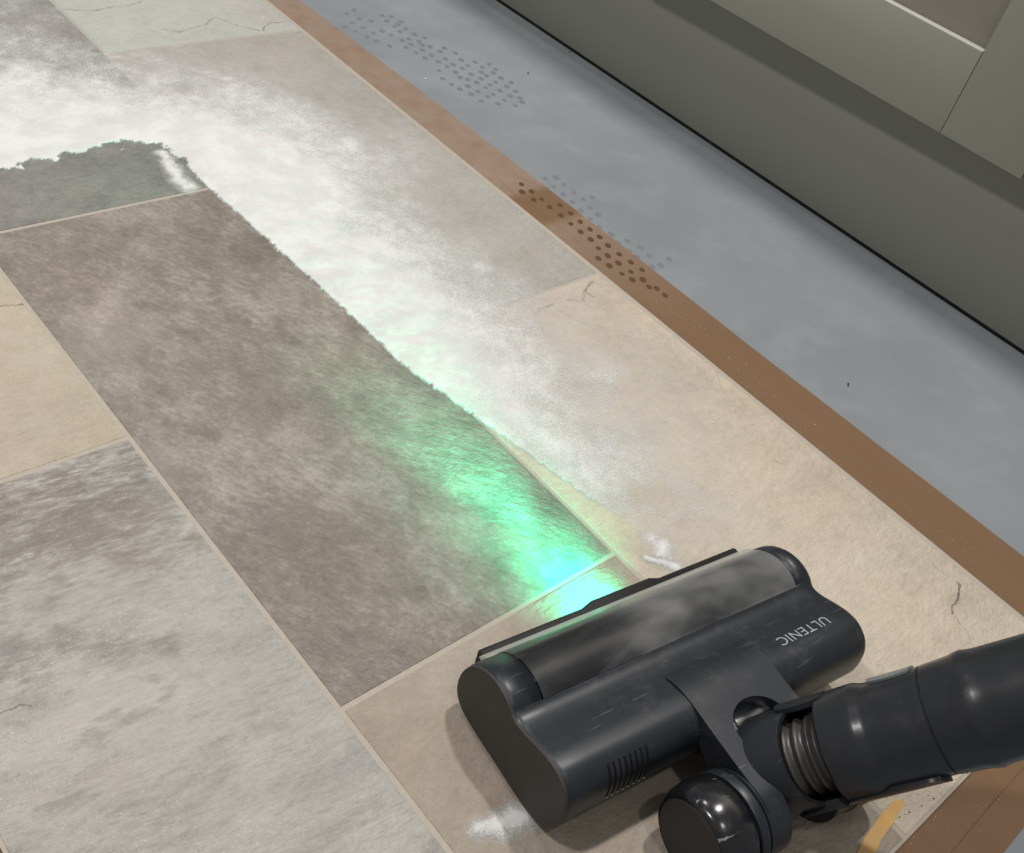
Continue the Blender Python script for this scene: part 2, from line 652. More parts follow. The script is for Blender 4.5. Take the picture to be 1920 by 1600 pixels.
dl_ = cab_box('ledge_highlight', (DX0 + STILE + 0.002, 0.0006, DZ0 + RAIL), (DX1 - STILE - 0.0006, 0.0086, DZ0 + RAIL + 0.0012), M['grain'], door, 0.0004)  # white strip puts the bright lit line of the ledge into colour
dl_['label'] = 'white strip painted in for the lit edge of the rail ledge'
CAB2 = empty('kitchen_cabinet', (0.76, -0.2, 0.0))
bpy.context.view_layer.update()
tag(CAB2, 'second sage grey base cabinet beginning past the door gap, at the photo edge', 'cabinet')
cab_box('carcass', (0.3725, 0.021, 0.150), (0.85, 0.50, 0.715), M['cab'], CAB2)
d2 = cab_box('door', (0.374 + STILE - 0.006, 0.009, DZ0 + RAIL - 0.006), (0.845 - STILE + 0.006, 0.0155, DZ1 - RAIL + 0.006), M['cabpanel'], CAB2, 0.0004)
for nm, lo, hi in (('bottom_rail', (0.374 + STILE + 0.0004, 0, DZ0), (0.845 - STILE - 0.0004, 0.02, DZ0 + RAIL)),
                   ('top_rail', (0.374 + STILE + 0.0004, 0, DZ1 - RAIL), (0.845 - STILE - 0.0004, 0.02, DZ1)),
                   ('stile', (0.374, 0, DZ0), (0.374 + STILE, 0.02, DZ1)),
                   ('stile', (0.845 - STILE, 0, DZ0), (0.845, 0.02, DZ1))):
    cab_box(nm, lo, hi, M['cab'], d2, 0.0007)

# plinth board standing on the floor, set back under the doors
PA = Vector((0.7600, 0.7555, 0))
PB = Vector((0.7781, -0.0305, 0))
pt = (PB - PA).normalized()
pm = Matrix((pt, Vector((-pt.y, pt.x, 0)), Vector((0, 0, 1)))).transposed().to_4x4()
pm.translation = PA
bm = bmesh.new()
add_box(bm, (-0.75, 0, -0.0015), (1.6, 0.016, 0.1495), pm, 0.0008)
pl = from_bm('plinth', bm, M['plinth'])
tag(pl, 'long grey-green plinth board along the floor, set back below the cabinet doors', 'plinth')
bm = bmesh.new()
add_box(bm, (-0.75, 0.0, -0.003), (1.6, 0.004, -0.0012), pm)
add_box(bm, (-0.75, -0.0008, -0.003), (1.6, 0.0, 0.0003), pm)
o = from_bm('seal_strip', bm, M['black'], pl)
o['label'] = 'thin black seal line where the plinth meets the floor'

bm = bmesh.new()
add_box(bm, (-0.55, 0.004, 0.7152), (0.86, 0.52, 0.745), CM, 0.002)
tag(from_bm('worktop', bm, M['worktop']), 'pale worktop lying on the sage grey cabinets', 'worktop')
bm = bmesh.new()
CAB3 = empty('kitchen_cabinet', (0.72, 0.6, 0.0))
bpy.context.view_layer.update()
tag(CAB3, 'sage grey base cabinet at the far left end of the run', 'cabinet')
cab_box('carcass', (-0.55, 0.021, 0.150), (-0.121, 0.50, 0.715), M['cab'], CAB3)
d3 = cab_box('door', (-0.548 + STILE - 0.006, 0.009, DZ0 + RAIL - 0.006), (-0.1035 - STILE + 0.006, 0.0155, DZ1 - RAIL + 0.006), M['cabpanel'], CAB3, 0.0004)
for nm, lo, hi in (('bottom_rail', (-0.548 + STILE + 0.0004, 0, DZ0), (-0.1035 - STILE - 0.0004, 0.02, DZ0 + RAIL)),
                   ('top_rail', (-0.548 + STILE + 0.0004, 0, DZ1 - RAIL), (-0.1035 - STILE - 0.0004, 0.02, DZ1)),
                   ('stile', (-0.548, 0, DZ0), (-0.548 + STILE, 0.02, DZ1)),
                   ('stile', (-0.1035 - STILE, 0, DZ0), (-0.1035, 0.02, DZ1))):
    cab_box(nm, lo, hi, M['cab'], d3, 0.0007)

# ------------------------------------------------------------------ tiled vinyl sheet
SHEET = empty('tile_sheet', (0.2, 0.3, 0.0))
bpy.context.view_layer.update()
tag(SHEET, 'sheet of stone-look floor tiles in grey and beige with pale grout lines', 'tile flooring')


def under(o, root):
    o.matrix_parent_inverse = root.matrix_world.inverted()
    return o


X = [-0.772 * W, 0.0, W, 2.009 * W]
G = 0.0031                                   # grout width
YB = -1.085 * W
bm = bmesh.new()
add_prism(bm, [(X[0] - 0.002, YB - 0.002), (X[3] + 0.0030, YB - 0.002), (X[3] + 0.0030, 1.75), (X[0] - 0.002, 1.75)], -0.0029, -0.00045)
under(from_bm('grout_bed', bm, M['grout'], SHEET, smooth=False), SHEET)['label'] = 'pale grout showing between the tiles'

F = fp
T_DARK = stone('tile_brown_grey', (106, 98, 89), (135, 127, 118), (172, 164, 154), 1.0, ang=0.9, stretch=(1.15, 1, 1), seed=1.3, contrast=0.9, spots=0.3, spot_col=(98, 88, 79),
               zones=[(F(430, 440), 0.06, (100, 91, 82), 0.5), (F(330, 520), 0.045, (104, 95, 86), 0.5), (F(480, 605), 0.012, (96, 84, 76), 0.6), (F(520, 960), 0.07, (104, 98, 90), 0.4),
                      (F(200, 640), 0.05, (142, 136, 128), 0.45), (F(280, 880), 0.035, (146, 140, 132), 0.4)])
T_SLATE = stone('tile_slate_grey', (94, 91, 88), (126, 121, 117), (150, 145, 140), 1.5, seed=3.1, contrast=0.75, spots=0.2, spot_col=(96, 94, 90))
T_PALE = stone('tile_pale_grey', (134, 130, 125), (167, 163, 157), (186, 182, 176), 1.0, ang=0.35, stretch=(0.8, 1.6, 1), seed=5.7, contrast=0.75,
               spots=0.5, spot_col=(122, 119, 114), fleck=0.22,
               zones=[(F(150, 890), 0.07, (112, 105, 96), 0.8), (F(60, 960), 0.085, (112, 105, 96), 0.75), (F(250, 985), 0.06, (116, 109, 100), 0.7), (F(20, 1070), 0.05, (120, 112, 104), 0.6), (F(30, 1240), 0.026, (112, 109, 104), 0.75), (F(120, 1205), 0.012, (112, 109, 104), 0.7),
                      (F(210, 1225), 0.020, (118, 115, 110), 0.7), (F(300, 1200), 0.014, (112, 110, 106), 0.6), (F(640, 1420), 0.020, (140, 138, 136), 0.6)],
               vein_col=(90, 88, 86), cracks=[([F(-5, 1342), F(58, 1322)], 0.0009, 0.7)])
T_SAND = stone('tile_sand', (155, 143, 127), (177, 164, 147), (194, 182, 167), 0.9, seed=7.9, contrast=0.6, vein_col=(118, 98, 78),
               cracks=[([F(-90, 566), F(0, 573), F(50, 571)], 0.0014, 0.9)])
T_SAND2 = stone('tile_sand_front', (134, 124, 111), (157, 146, 132), (178, 168, 154), 1.1, seed=9.2, contrast=0.55)
T_CREAM = stone('tile_cream', (162, 150, 134), (192, 180, 163), (210, 199, 183), 0.8, seed=11.4, contrast=0.6, vein_col=(96, 86, 78), spots=0.25, spot_col=(168, 156, 140),
                cracks=[([F(1800, 1094), F(1797, 1120), F(1788, 1152)], 0.0016, 0.95), ([F(1788, 1152), F(1815, 1190), F(1832, 1215)], 0.0007, 0.4),
                        ([F(1003, 590), F(1012, 580), F(1042, 572)], 0.0016, 0.6), ([F(1060, 562), F(1092, 565), F(1098, 545), F(1108, 528)], 0.0020, 0.6),
                        ([F(1098, 545), F(1112, 556)], 0.0018, 0.5), ([F(1005, 600), F(1018, 622)], 0.0010, 0.4), ([F(1040, 575), F(1080, 600), F(1130, 615)], 0.0012, 0.3),
                        ([F(1450, 860), F(1460, 868)], 0.0016, 0.6), ([F(1780, 1085), F(1740, 1050)], 0.0010, 0.3), ([F(1350, 640), F(1345, 705), F(1352, 735)], 0.0005, 0.4)])
T_GREY = stone('tile_warm_grey', (140, 134, 127), (165, 159, 151), (184, 177, 168), 0.9, seed=13.6, contrast=0.6, spots=0.2, spot_col=(150, 142, 134))
T_TOP = stone('tile_light_grey', (148, 144, 138), (176, 172, 166), (192, 188, 181), 0.8, seed=15.2, contrast=0.55, vein_col=(92, 90, 88),
              cracks=[([F(300, 55), F(335, 60), F(380, 46), F(405, 33), F(450, 50), F(490, 57), F(505, 42), F(545, 40)], 0.0012, 0.7),
                      ([F(120, 18), F(170, 20), F(205, 14), F(240, 12), F(262, 2)], 0.0012, 0.75)])

R1, R2, R3 = 1.0995 * W, 3.2630 * W, 5.43 * W
TILES = [
    ('tile', 0, YB, 1.0858 * W, T_PALE, 'pale mottled grey tile'),
    ('tile', 0, 1.0858 * W, 3.2525 * W, T_SAND, 'sand beige tile with a dark crack line'),
    ('tile', 0, 3.2525 * W, 5.42 * W, T_GREY, None),
    ('tile', 1, YB, 0.0, T_SAND2, 'sandy beige half tile'),
    ('tile', 1, 0.0, 2.1704 * W, T_DARK, 'brown-grey tile lit green down one side'),
    ('tile', 1, 2.1704 * W, 4.337 * W, T_SLATE, 'slate grey tile half covered by white powder'),
    ('tile', 1, 4.337 * W, 6.5 * W, T_GREY, None),
    ('tile', 2, YB, R1, T_CREAM, 'cream beige tile with dark cracks'),
    ('tile', 2, R1, R2, T_GREY, 'warm grey tile dusted with powder'),
    ('tile', 2, R2, R3, T_TOP, 'light grey tile with thin dark veins'),
]
for nm, c, y0, y1, mat, lab in TILES:
    x0, x1 = X[c] + G / 2, X[c + 1] - G / 2
    if c == 2:
        x1 = X[3] - 0.0020
    if c == 0:
        x0 = X[0]
    bm = bmesh.new()
    add_prism(bm, sub_cells(x0, x1, y0 + (G / 2 if y0 > YB else 0), y1 - G / 2), -0.0006, 0.0, bevel=0.0007)
    o = under(from_bm(nm, bm, mat, SHEET), SHEET)
    if lab:
        o['label'] = lab

# ------------------------------------------------------------------ brown tape
random.seed(3)


def tape(name, pts, mat, z0, z1, label):
    bm = bmesh.new()
    add_prism(bm, pts, z0, z1)
    o = from_bm(name, bm, mat, smooth=False)
    return tag(o, label, 'tape', 'brown tape strips round the tile sheet')


ys = np.linspace(0.95, -0.34, 46)


def out_x(y):
    return float(np.interp(y, [-0.34, -0.1706, 0.0925, 0.2643, 0.5363, 0.8077, 0.95], [0.5195, 0.5158, 0.5105, 0.5095, 0.5050, 0.4958, 0.491]))


pts = [(out_x(y) + 0.0006 * noise.noise((y * 14, 0, 0)), y) for y in ys] + [(X[3] - 0.012, -0.34), (X[3] - 0.012, 0.95)]
pts = [(X[3] + 0.0032, 0.95)] + [(X[3] + 0.0032, -0.255), (X[3] + 0.0032, -0.34)] + [(out_x(y) + 0.0006 * noise.noise((y * 14, 0, 0)), float(y)) for y in ys[::-1]]
tape('tape_strip', pts, M['tape'], -0.003, -0.0022, 'long brown tape strip along the right edge of the tiles, beside the grey floor')
YS = YB - 0.0018
tape('tape_strip', [(-0.30, YS), (X[3] + 0.012, YS), (X[3] + 0.012, -0.2645), (0.2904, -0.2655), (0.2426, -0.2668), (-0.30, -0.268)], M['tape2'], -0.003, -0.0018,
     'brown tape strip against the cut end of the tiles, below the vacuum tube')
tape('tape_strip', [(-0.30, -0.2684), (0.2426, -0.2672), (0.2904, -0.2659), (0.42, -0.263), (0.42, -0.2845), (0.3002, -0.2863), (0.2719, -0.2868), (-0.30, -0.29)], M['tape2'], -0.003, -0.0023,
     'outer brown tape strip past the dark seam, at the bottom right corner')
XL = X[0] - 0.0008
tape('tape_strip', [(XL - 0.042, YS), (XL, YS), (XL, 0.9), (XL - 0.042, 0.9)], M['tape2'], -0.003, -0.0021,
     'brown tape strip along the left edge of the pale grey tile, bottom left corner')

# loose lifted edge of the long tape: a few thin wrinkles
def wrinkle(bm, pts, w, h):
    P = [Vector(p).to_3d() for p in pts]
    rows = []
    for i, q in enumerate(P):
        t = (P[min(i + 1, len(P) - 1)] - P[max(i - 1, 0)]).normalized()
        s = Vector((-t.y, t.x, 0)) * w * (0.2 if i in (0, len(P) - 1) else 1)
        rows.append([bm.verts.new((q - s) + Vector((0, 0, -0.0023))), bm.verts.new(q + Vector((0, 0, -0.0022 + h))), bm.verts.new((q + s) + Vector((0, 0, -0.0023)))])
    for A, B in zip(rows[:-1], rows[1:]):
        for i in range(2):
            bm.faces.new((A[i], A[i + 1], B[i + 1], B[i]))


for line in ([(690, 130), (730, 160), (770, 190), (800, 215)], [(880, 290), (930, 325), (975, 372), (1010, 400)], [(985, 372), (1020, 400), (1060, 430), (1095, 458)], [(960, 322), (990, 335), (1030, 350)]):
    bm = bmesh.new()
    wrinkle(bm, [F(*q) for q in line], 0.0009, 0.0005)
    from_bm('tape_crease', bm, M['tape'], bpy.data.objects['tape_strip'])

bm = bmesh.new()
OR = [F(1697, 1503), F(1676, 1500), F(1652, 1528), F(1622, 1570), F(1606, 1600), F(1640, 1604), F(1650, 1578), F(1682, 1534)]
add_prism(bm, OR, 0.0001, 0.00035)
k = NT('orange_residue')
p = k.pos()
k.base(k.mix(k.sstep(k.noise(p, 140, 4), 0.35, 0.7), srgb(206, 160, 90), srgb(190, 160, 116)), 0.5, 0.3)
tag(from_bm('tape_scrap', bm, k.m, smooth=False), 'mustard yellow scrap of tape stuck on the cream tile near the bottom corner', 'tape scrap')

# ------------------------------------------------------------------ shoe prints of damp dots
kd = NT('print_on_floor')
kd.base(srgb(114, 119, 124), 0.5, 0.3)
kb = NT('print_on_tape')
kb.base(srgb(88, 66, 44), 0.5, 0.3)
dot_me = {}


def dot_mesh(mat, key):
    if key not in dot_me:
        bm = bmesh.new()
        r = bmesh.ops.create_cone(bm, cap_ends=True, segments=12, radius1=1, radius2=0.92, depth=1.0)
        me = bpy.data.meshes.new('print_dot')
        bm.to_mesh(me)
        bm.free()
        me.materials.append(mat)
        dot_me[key] = me
    return dot_me[key]


def shoe_print(label, dots, zoff):
    c = np.mean([F(a, b) for a, b, *_ in dots], axis=0)
    root = empty('shoe_print', (float(c[0]), float(c[1]), -0.003))
    tag(root, label, 'shoe print', 'dotted shoe prints')
    for a, b, s, on_tape in dots:
        x, y = F(a, b, -0.003)
        o = bpy.data.objects.new('print_dot', dot_mesh((kb if on_tape else kd).m, on_tape))
        link(o, root)
        o.scale = (0.0044 * s, 0.0032 * s, 0.0001)
        o.rotation_euler = (0, 0, 0.9)
        o.location = (x - c[0], y - c[1], 0.00085 if on_tape else 0.00005)


A_DOTS = []
crop5 = [(360, 62), (395, 46), (385, 103), (350, 122), (415, 85), (400, 142), (435, 125), (470, 95), (480, 148), (450, 165), (495, 186), (560, 75), (605, 98), (520, 70),
         (600, 142), (560, 158), (625, 130), (665, 155), (610, 182), (650, 200), (685, 186), (712, 172), (700, 202), (735, 210), (628, 214), (672, 237), (700, 225), (552, 207),
         (780, 232), (800, 217), (742, 250), (712, 262), (805, 265), (772, 278), (850, 240), (875, 270), (840, 292), (905, 296), (775, 318), (812, 300), (850, 325), (792, 355),
         (938, 280), (970, 302), (1000, 290), (1030, 312), (880, 308), (920, 335), (905, 358), (870, 348), (965, 325), (1020, 328), (965, 355), (1055, 352), (990, 340), (832, 380),
         (870, 402), (905, 388), (945, 372), (1005, 382), (1100, 372), (1030, 370), (1080, 390), (1120, 412), (950, 412), (985, 395), (920, 425), (1050, 408), (1020, 425), (1095, 432),
         (995, 436), (1070, 452), (965, 455), (1040, 466), (1150, 460), (1120, 475), (1140, 442), (575, 120), (540, 95), (640, 175), (590, 110), (520, 140)]
for u, v in crop5:
    A_DOTS.append((500 + u * 0.41667, v * 0.41667, random.uniform(0.85, 1.15), False))
shoe_print('dotted dusty shoe print on the grey floor nearest the top edge', A_DOTS, 0)
B_DOTS = []
crop8 = [(470, 135, 0), (545, 128, 0), (605, 180, 0), (530, 195, 0), (600, 250, 0), (675, 235, 0), (745, 285, 0), (665, 305, 0), (725, 365, 0), (790, 345, 0), (795, 425, 0), (850, 395, 0),
         (860, 485, 0), (945, 535, 0), (995, 600, 0), (1075, 655, 0), (1155, 632, 0), (1060, 585, 0), (1220, 690, 0), (1300, 760, 0), (1360, 715, 0), (520, 268, 0), (450, 210, 0), (388, 152, 0), (810, 270, 0),
         (1130, 700, 0), (1240, 770, 0),
         (298, 180, 1), (302, 236, 1), (370, 233, 1), (385, 293, 1), (442, 288, 1), (500, 345, 1), (580, 405, 1), (652, 465, 1), (722, 523, 1), (795, 578, 1), (850, 642, 1), (920, 622, 1), (850, 715, 1),
         (918, 695, 1), (1000, 685, 1), (930, 768, 1), (995, 748, 1), (1020, 825, 1), (1085, 812, 1), (1095, 868, 1), (1170, 868, 1), (1165, 798, 1), (1085, 742, 1), (1270, 930, 1), (1330, 980, 1),
         (790, 505, 1), (720, 450, 1), (650, 390, 1), (860, 560, 1), (575, 330, 1), (1215, 920, 1)]
for u, v, t in crop8:
    B_DOTS.append((900 + u * 0.26042, 300 + v * 0.26042, random.uniform(0.8, 1.1), bool(t)))
shoe_print('dotted damp shoe print half on the brown tape, half on the grey floor', B_DOTS, 0)

# ------------------------------------------------------------------ powder
CTRL = [(0, 20, .22), (60, 40, .26), (0, 90, .5), (120, 100, .38), (60, 160, .72), (0, 200, .85), (100, 220, .95), (200, 180, .75), (200, 260, 1), (0, 280, 1), (300, 230, 1), (250, 130, .42),
        (300, 90, .24), (180, 40, .14), (350, 140, .35), (400, 60, .08), (330, 30, .06), (500, 30, .03), (450, 110, .15), (550, 100, .08), (400, 180, .72), (470, 200, .72), (500, 150, .3),
        (600, 150, .1), (650, 200, .14), (560, 230, .72), (620, 280, .78), (690, 260, .5), (720, 230, .25), (760, 300, .28), (700, 330, .72), (640, 350, .95), (560, 330, 1), (450, 280, 1), (400, 300, 1),
        (760, 380, .42), (840, 380, .18), (900, 400, .1), (960, 440, .08), (1050, 480, .05), (1000, 500, .12), (560, 420, 1), (700, 430, .78), (640, 480, .95), (740, 520, 1), (820, 500, .78), (850, 560, .95),
        (900, 520, .42), (960, 540, .26), (930, 610, .8), (1000, 620, .48), (1060, 620, .26), (850, 650, .95), (760, 620, 1), (930, 700, .92), (1000, 720, .85), (900, 760, .92), (1060, 680, .58), (1120, 650, .2),
        (1180, 700, .3), (1100, 760, .62), (1180, 800, .48), (1250, 760, .16), (1250, 680, .06), (1320, 800, .05), (1280, 880, .26), (1200, 900, .52), (1100, 880, .7), (1000, 820, .8), (1300, 980, .2),
        (1260, 960, .42), (1360, 900, .04), (1400, 1000, .02), (1340, 1040, .1), (1380, 760, 0), (1240, 560, 0), (1500, 900, 0), (1180, 560, .02), (650, 100, .03), (-60, 200, .9), (-60, 300, 1), (-60, 60, .4),
        (-150, 150, .6), (1400, 1100, 0), (1300, 1100, .1), (750, 200, .05), (850, 300, .08), (400, -60, .0), (200, -60, .05), (0, -60, .12)]
CP = np.array([F(a, b) for a, b, _ in CTRL])
CV = np.array([c for _, _, c in CTRL])
EDGE = [(-320, 370), (-100, 345), (0, 322), (60, 305), (130, 291), (205, 272), (252, 268), (300, 272), (325, 285), (385, 350), (430, 388), (600, 540), (760, 690), (900, 790), (1000, 862), (1100, 932), (1215, 1012), (1238, 1065)]
EP = np.array([F(a, b) for a, b in EDGE])
POLY = np.vstack([EP, [F(1280, 1300)], [(-0.3, -0.3)], [(-0.5, 0.3)]])


def seg_dist(P, A, B):
    d = B - A
    t = np.clip(((P - A) @ d) / (d @ d), 0, 1)
    return np.linalg.norm(P - (A + t[:, None] * d), axis=1)


def inside(P, poly):
    x, y = P[:, 0], P[:, 1]
    r = np.zeros(len(P), bool)
    n = len(poly)
    for i in range(n):
        x1, y1 = poly[i]
        x2, y2 = poly[(i + 1) % n]
        c = ((y1 > y) != (y2 > y)) & (x < (x2 - x1) * (y - y1) / (y2 - y1 + 1e-12) + x1)
        r ^= c
    return r


def vnoise(P, scale, seed, octaves=4):
    """value noise, vectorised"""
    out = np.zeros(len(P))
    amp, tot = 1.0, 0.0
    rng = np.random.default_rng(seed)
    tab = rng.random((256, 256))
    for o in range(octaves):
        q = P * scale * 2 ** o + 17.3 * o
        i = np.floor(q).astype(int)
        f = q - i
        f = f * f * (3 - 2 * f)
        a = tab[i[:, 0] % 256, i[:, 1] % 256]
        b = tab[(i[:, 0] + 1) % 256, i[:, 1] % 256]
        c = tab[i[:, 0] % 256, (i[:, 1] + 1) % 256]
        d = tab[(i[:, 0] + 1) % 256, (i[:, 1] + 1) % 256]
        out += amp * ((a * (1 - f[:, 0]) + b * f[:, 0]) * (1 - f[:, 1]) + (c * (1 - f[:, 0]) + d * f[:, 0]) * f[:, 1])
        tot += amp
        amp *= 0.55
    return out / tot


def spill_density(P):
    w = np.zeros(len(P))
    v = np.zeros(len(P))
    for c, val in zip(CP, CV):
        g = np.exp(-((P - c) ** 2).sum(1) / (2 * 0.030 ** 2)) + 1e-9 / (1 + ((P - c) ** 2).sum(1))
        w += g
        v += g * val
    d = v / w
    far = np.min(np.array([((P - c) ** 2).sum(1) for c in CP]), axis=0) ** 0.5
    d *= np.clip((0.16 - far) / 0.08, 0, 1)
    n1 = vnoise(P, 28, 1, 5) - 0.5
    n2 = vnoise(P, 120, 2, 4) - 0.5
    mid = np.clip(4 * d * (1 - d), 0, 1)
    d = d + mid * (n1 * 0.62 + n2 * 0.42)
    # the strip just right of the path thins out where single clumps lie
    sd = np.min([seg_dist(P, A, B) for A, B in zip(EP[:-1], EP[1:])], axis=0)
    sd = np.where(inside(P, POLY), -sd, sd)
    top = np.array(F(330, 280))
    ragged = np.clip((P[:, 1] - F(352, 322)[1]) / 0.03, 0.08, 1.0)
    sd2 = sd + (vnoise(P, 90, 5, 4) - 0.5) * 0.028 * ragged + (vnoise(P, 330, 6, 2) - 0.5) * 0.004
    cut = np.clip((sd2 + 0.0003) / 0.0016, 0, 1)
    d = np.clip(d, 0, 1.05) * cut
    # never past the sheet
    d *= np.clip((X[3] - 0.001 - P[:, 0]) / 0.01, 0, 1)
    return np.where(cut > 0.02, d, 0)


def powder_patch(name, x0, x1, y0, y1, step, dens, hmax, label, thr=0.05, z=0.0002, category='powder', kind='stuff'):
    nx, ny = int((x1 - x0) / step) + 1, int((y1 - y0) / step) + 1
    gx, gy = np.meshgrid(np.linspace(x0, x1, nx), np.linspace(y0, y1, ny), indexing='ij')
    P = np.stack([gx.ravel(), gy.ravel()], 1)
    d = dens(P)
    h = hmax * np.clip(d, 0, 1) ** 1.2 * (0.55 + 0.9 * vnoise(P, 60, 11, 4)) + 0.0006 * np.clip(d - 0.5, 0, 1) * vnoise(P, 260, 12, 2)
    D = d.reshape(nx, ny)
    keep = (np.maximum.reduce([D[:-1, :-1], D[1:, :-1], D[1:, 1:], D[:-1, 1:]]) > thr)
    I, J = np.nonzero(keep)
    quad = np.stack([I * ny + J, (I + 1) * ny + J, (I + 1) * ny + J + 1, I * ny + J + 1], 1)
    used, inv = np.unique(quad, return_inverse=True)
    quad = inv.reshape(-1, 4)
    V = np.stack([P[used, 0], P[used, 1], z + h[used]], 1)
    me = bpy.data.meshes.new(name)
    me.vertices.add(len(V))
    me.vertices.foreach_set('co', V.ravel())
    me.loops.add(quad.size)
    me.loops.foreach_set('vertex_index', quad.ravel())
    me.polygons.add(len(quad))
    me.polygons.foreach_set('loop_start', np.arange(0, quad.size, 4))
    me.polygons.foreach_set('use_smooth', np.ones(len(quad), bool))
    me.update(calc_edges=True)
    at = me.attributes.new('powder_cover', 'FLOAT', 'POINT')
    at.data.foreach_set('value', np.clip(d[used], 0, 1.1).astype(np.float32))
    me.materials.append(M['powder'])
    o = link(bpy.data.objects.new(name, me))
    tag(o, label, category, kind=kind)
    return o, P, d


spill, SPP, SPD = powder_patch('powder_spill', -0.16, 0.452, -0.05, 1.12, 0.002, spill_density, 0.0011,
                               'white powder spilled over the tiles along the vacuumed path', 0.05)


def grains(name, pts, sizes, mat, flat=0.6, z=0.0):
    """small faceted lumps, all of one sprinkle in one mesh"""
    base = np.array([(1, 0, 0), (-1, 0, 0), (0, 1, 0), (0, -1, 0), (0, 0, 1), (0, 0, -1)], float)
    fc = np.array([(0, 2, 4), (2, 1, 4), (1, 3, 4), (3, 0, 4), (2, 0, 5), (1, 2, 5), (3, 1, 5), (0, 3, 5)])
    n = len(pts)
    ang = RNG.random(n) * 6.28
    jit = 0.7 + 0.6 * RNG.random((n, 6, 1))
    b = base[None] * jit
    ca, sa = np.cos(ang)[:, None], np.sin(ang)[:, None]
    V = np.stack([b[..., 0] * ca - b[..., 1] * sa, b[..., 0] * sa + b[..., 1] * ca, b[..., 2] * flat + flat * 0.6], -1)
    V = V * np.asarray(sizes)[:, None, None]
    V[..., 0] += np.asarray(pts)[:, 0:1]
    V[..., 1] += np.asarray(pts)[:, 1:2]
    V[..., 2] += z if np.isscalar(z) else np.asarray(z)[:, None]
    Fc = (fc[None] + 6 * np.arange(n)[:, None, None]).reshape(-1, 3)
    me = bpy.data.meshes.new(name)
    V = V.reshape(-1, 3)
    me.vertices.add(len(V))
    me.vertices.foreach_set('co', V.ravel())
    me.loops.add(Fc.size)
    me.loops.foreach_set('vertex_index', Fc.ravel())
    me.polygons.add(len(Fc))
    me.polygons.foreach_set('loop_start', np.arange(0, Fc.size, 3))
    me.polygons.foreach_set('use_smooth', np.ones(len(Fc), bool))
    me.update(calc_edges=True)
    me.materials.append(mat)
    return link(bpy.data.objects.new(name, me))


# clumps in and round the spill
sel = RNG.random(len(SPP)) < np.clip(SPD, 0, 1) * 0.05 * (vnoise(SPP, 35, 21, 3) ** 2 * 3) + np.where((SPD > 0.02) & (SPD < 0.5), 0.008, 0)
cp = SPP[sel] + RNG.normal(0, 0.001, (sel.sum(), 2))
sz = 0.00022 + 0.00085 * RNG.random(len(cp)) ** 4
o = grains('powder_clumps', cp, sz, M['grain'], 0.5, 0.0006 * np.clip(SPD[sel], 0, 1))
tag(o, kind='stuff')
o.parent = spill

# fine dust speckle left on the vacuumed tiles, the tape and the grey floor
def scatter(n, quad):
    q = np.array([F(*c) for c in quad])
    u, v = RNG.random(n)[:, None], RNG.random(n)[:, None]
    return (q[0] * (1 - u) + q[1] * u) * (1 - v) + (q[3] * (1 - u) + q[2] * u) * v


g1 = scatter(150, [(1150, 500), (1230, 530), (1500, 760), (1420, 740)])
g1 = np.vstack([g1, scatter(70, [(1420, 745), (1500, 755), (1915, 1090), (1880, 1120)])])
tag(grains('powder_specks', g1, 0.00016 + 0.0003 * RNG.random(len(g1)) ** 2, M['grain'], 0.7, -0.0021), 'tiny white powder specks sprinkled on the brown tape', 'powder specks', kind='stuff')
g2 = scatter(130, [(560, 5), (900, 0), (1910, 680), (1910, 1010)])
tag(grains('powder_specks', g2, 0.00014 + 0.00022 * RNG.random(len(g2)) ** 2, M['grain'], 0.7, -0.0029), 'sparse white powder specks on the blue-grey floor', 'powder specks', kind='stuff')
g3 = scatter(1500, [(0, 470), (560, 520), (1150, 1040), (640, 1320)])
tag(grains('powder_specks', g3, 0.00008 + 0.00014 * RNG.random(len(g3)) ** 2, M['grain'], 0.7, 0.0), 'fine white specks left on the vacuumed brown-grey tile', 'powder specks', kind='stuff')
g4 = scatter(1600, [(1120, 600), (1440, 780), (1860, 1180), (1240, 1050)])
tag(grains('powder_specks', g4, 0.00008 + 0.00015 * RNG.random(len(g4)) ** 2, M['grain'], 0.7, 0.0), 'fine white specks on the cream tile right of the spill', 'powder specks', kind='stuff')
g5 = scatter(2200, [(0, 930), (250, 860), (800, 1590), (0, 1590)])
tag(grains('powder_specks', g5, 0.00008 + 0.00015 * RNG.random(len(g5)) ** 2, M['grain'], 0.7, 0.0), 'fine white specks on the pale grey tile, bottom left', 'powder specks', kind='stuff')
g6 = scatter(26, [(1620, 1600), (1860, 1445), (1920, 1480), (1800, 1600)])
tag(grains('powder_specks', g6, 0.0002 + 0.0003 * RNG.random(len(g6)) ** 2, M['grain'], 0.7, -0.0018), 'white specks on the tape strips at the bottom right corner', 'powder specks', kind='stuff')


def line_density(line, width, amp, seed):
    Q = np.array([F(*q) for q in line])
    wd = np.interp(np.linspace(0, 1, len(Q)), np.linspace(0, 1, len(width)), width)

    def f(P):
        best = np.zeros(len(P))
        for i, (A, B) in enumerate(zip(Q[:-1], Q[1:])):
            s = seg_dist(P, A, B)
            best = np.maximum(best, np.exp(-(s / wd[i]) ** 2))
        d = amp * best + (best > 0.03) * (vnoise(P, 150, seed, 4) - 0.5) * 0.8 * np.clip(best * 3, 0, 1)
        return np.clip(d, 0, 1.05) * np.clip((best - 0.04) / 0.1, 0, 1)
    return f, Q


def heap(line, width, amp, seed, hmax, label):
    f, Q = line_density(line, width, amp, seed)
    lo, hi = Q.min(0) - 0.02, Q.max(0) + 0.02
    return powder_patch('powder_heap', lo[0], hi[0], lo[1], hi[1], 0.0007, f, hmax, label, 0.06, category='powder')


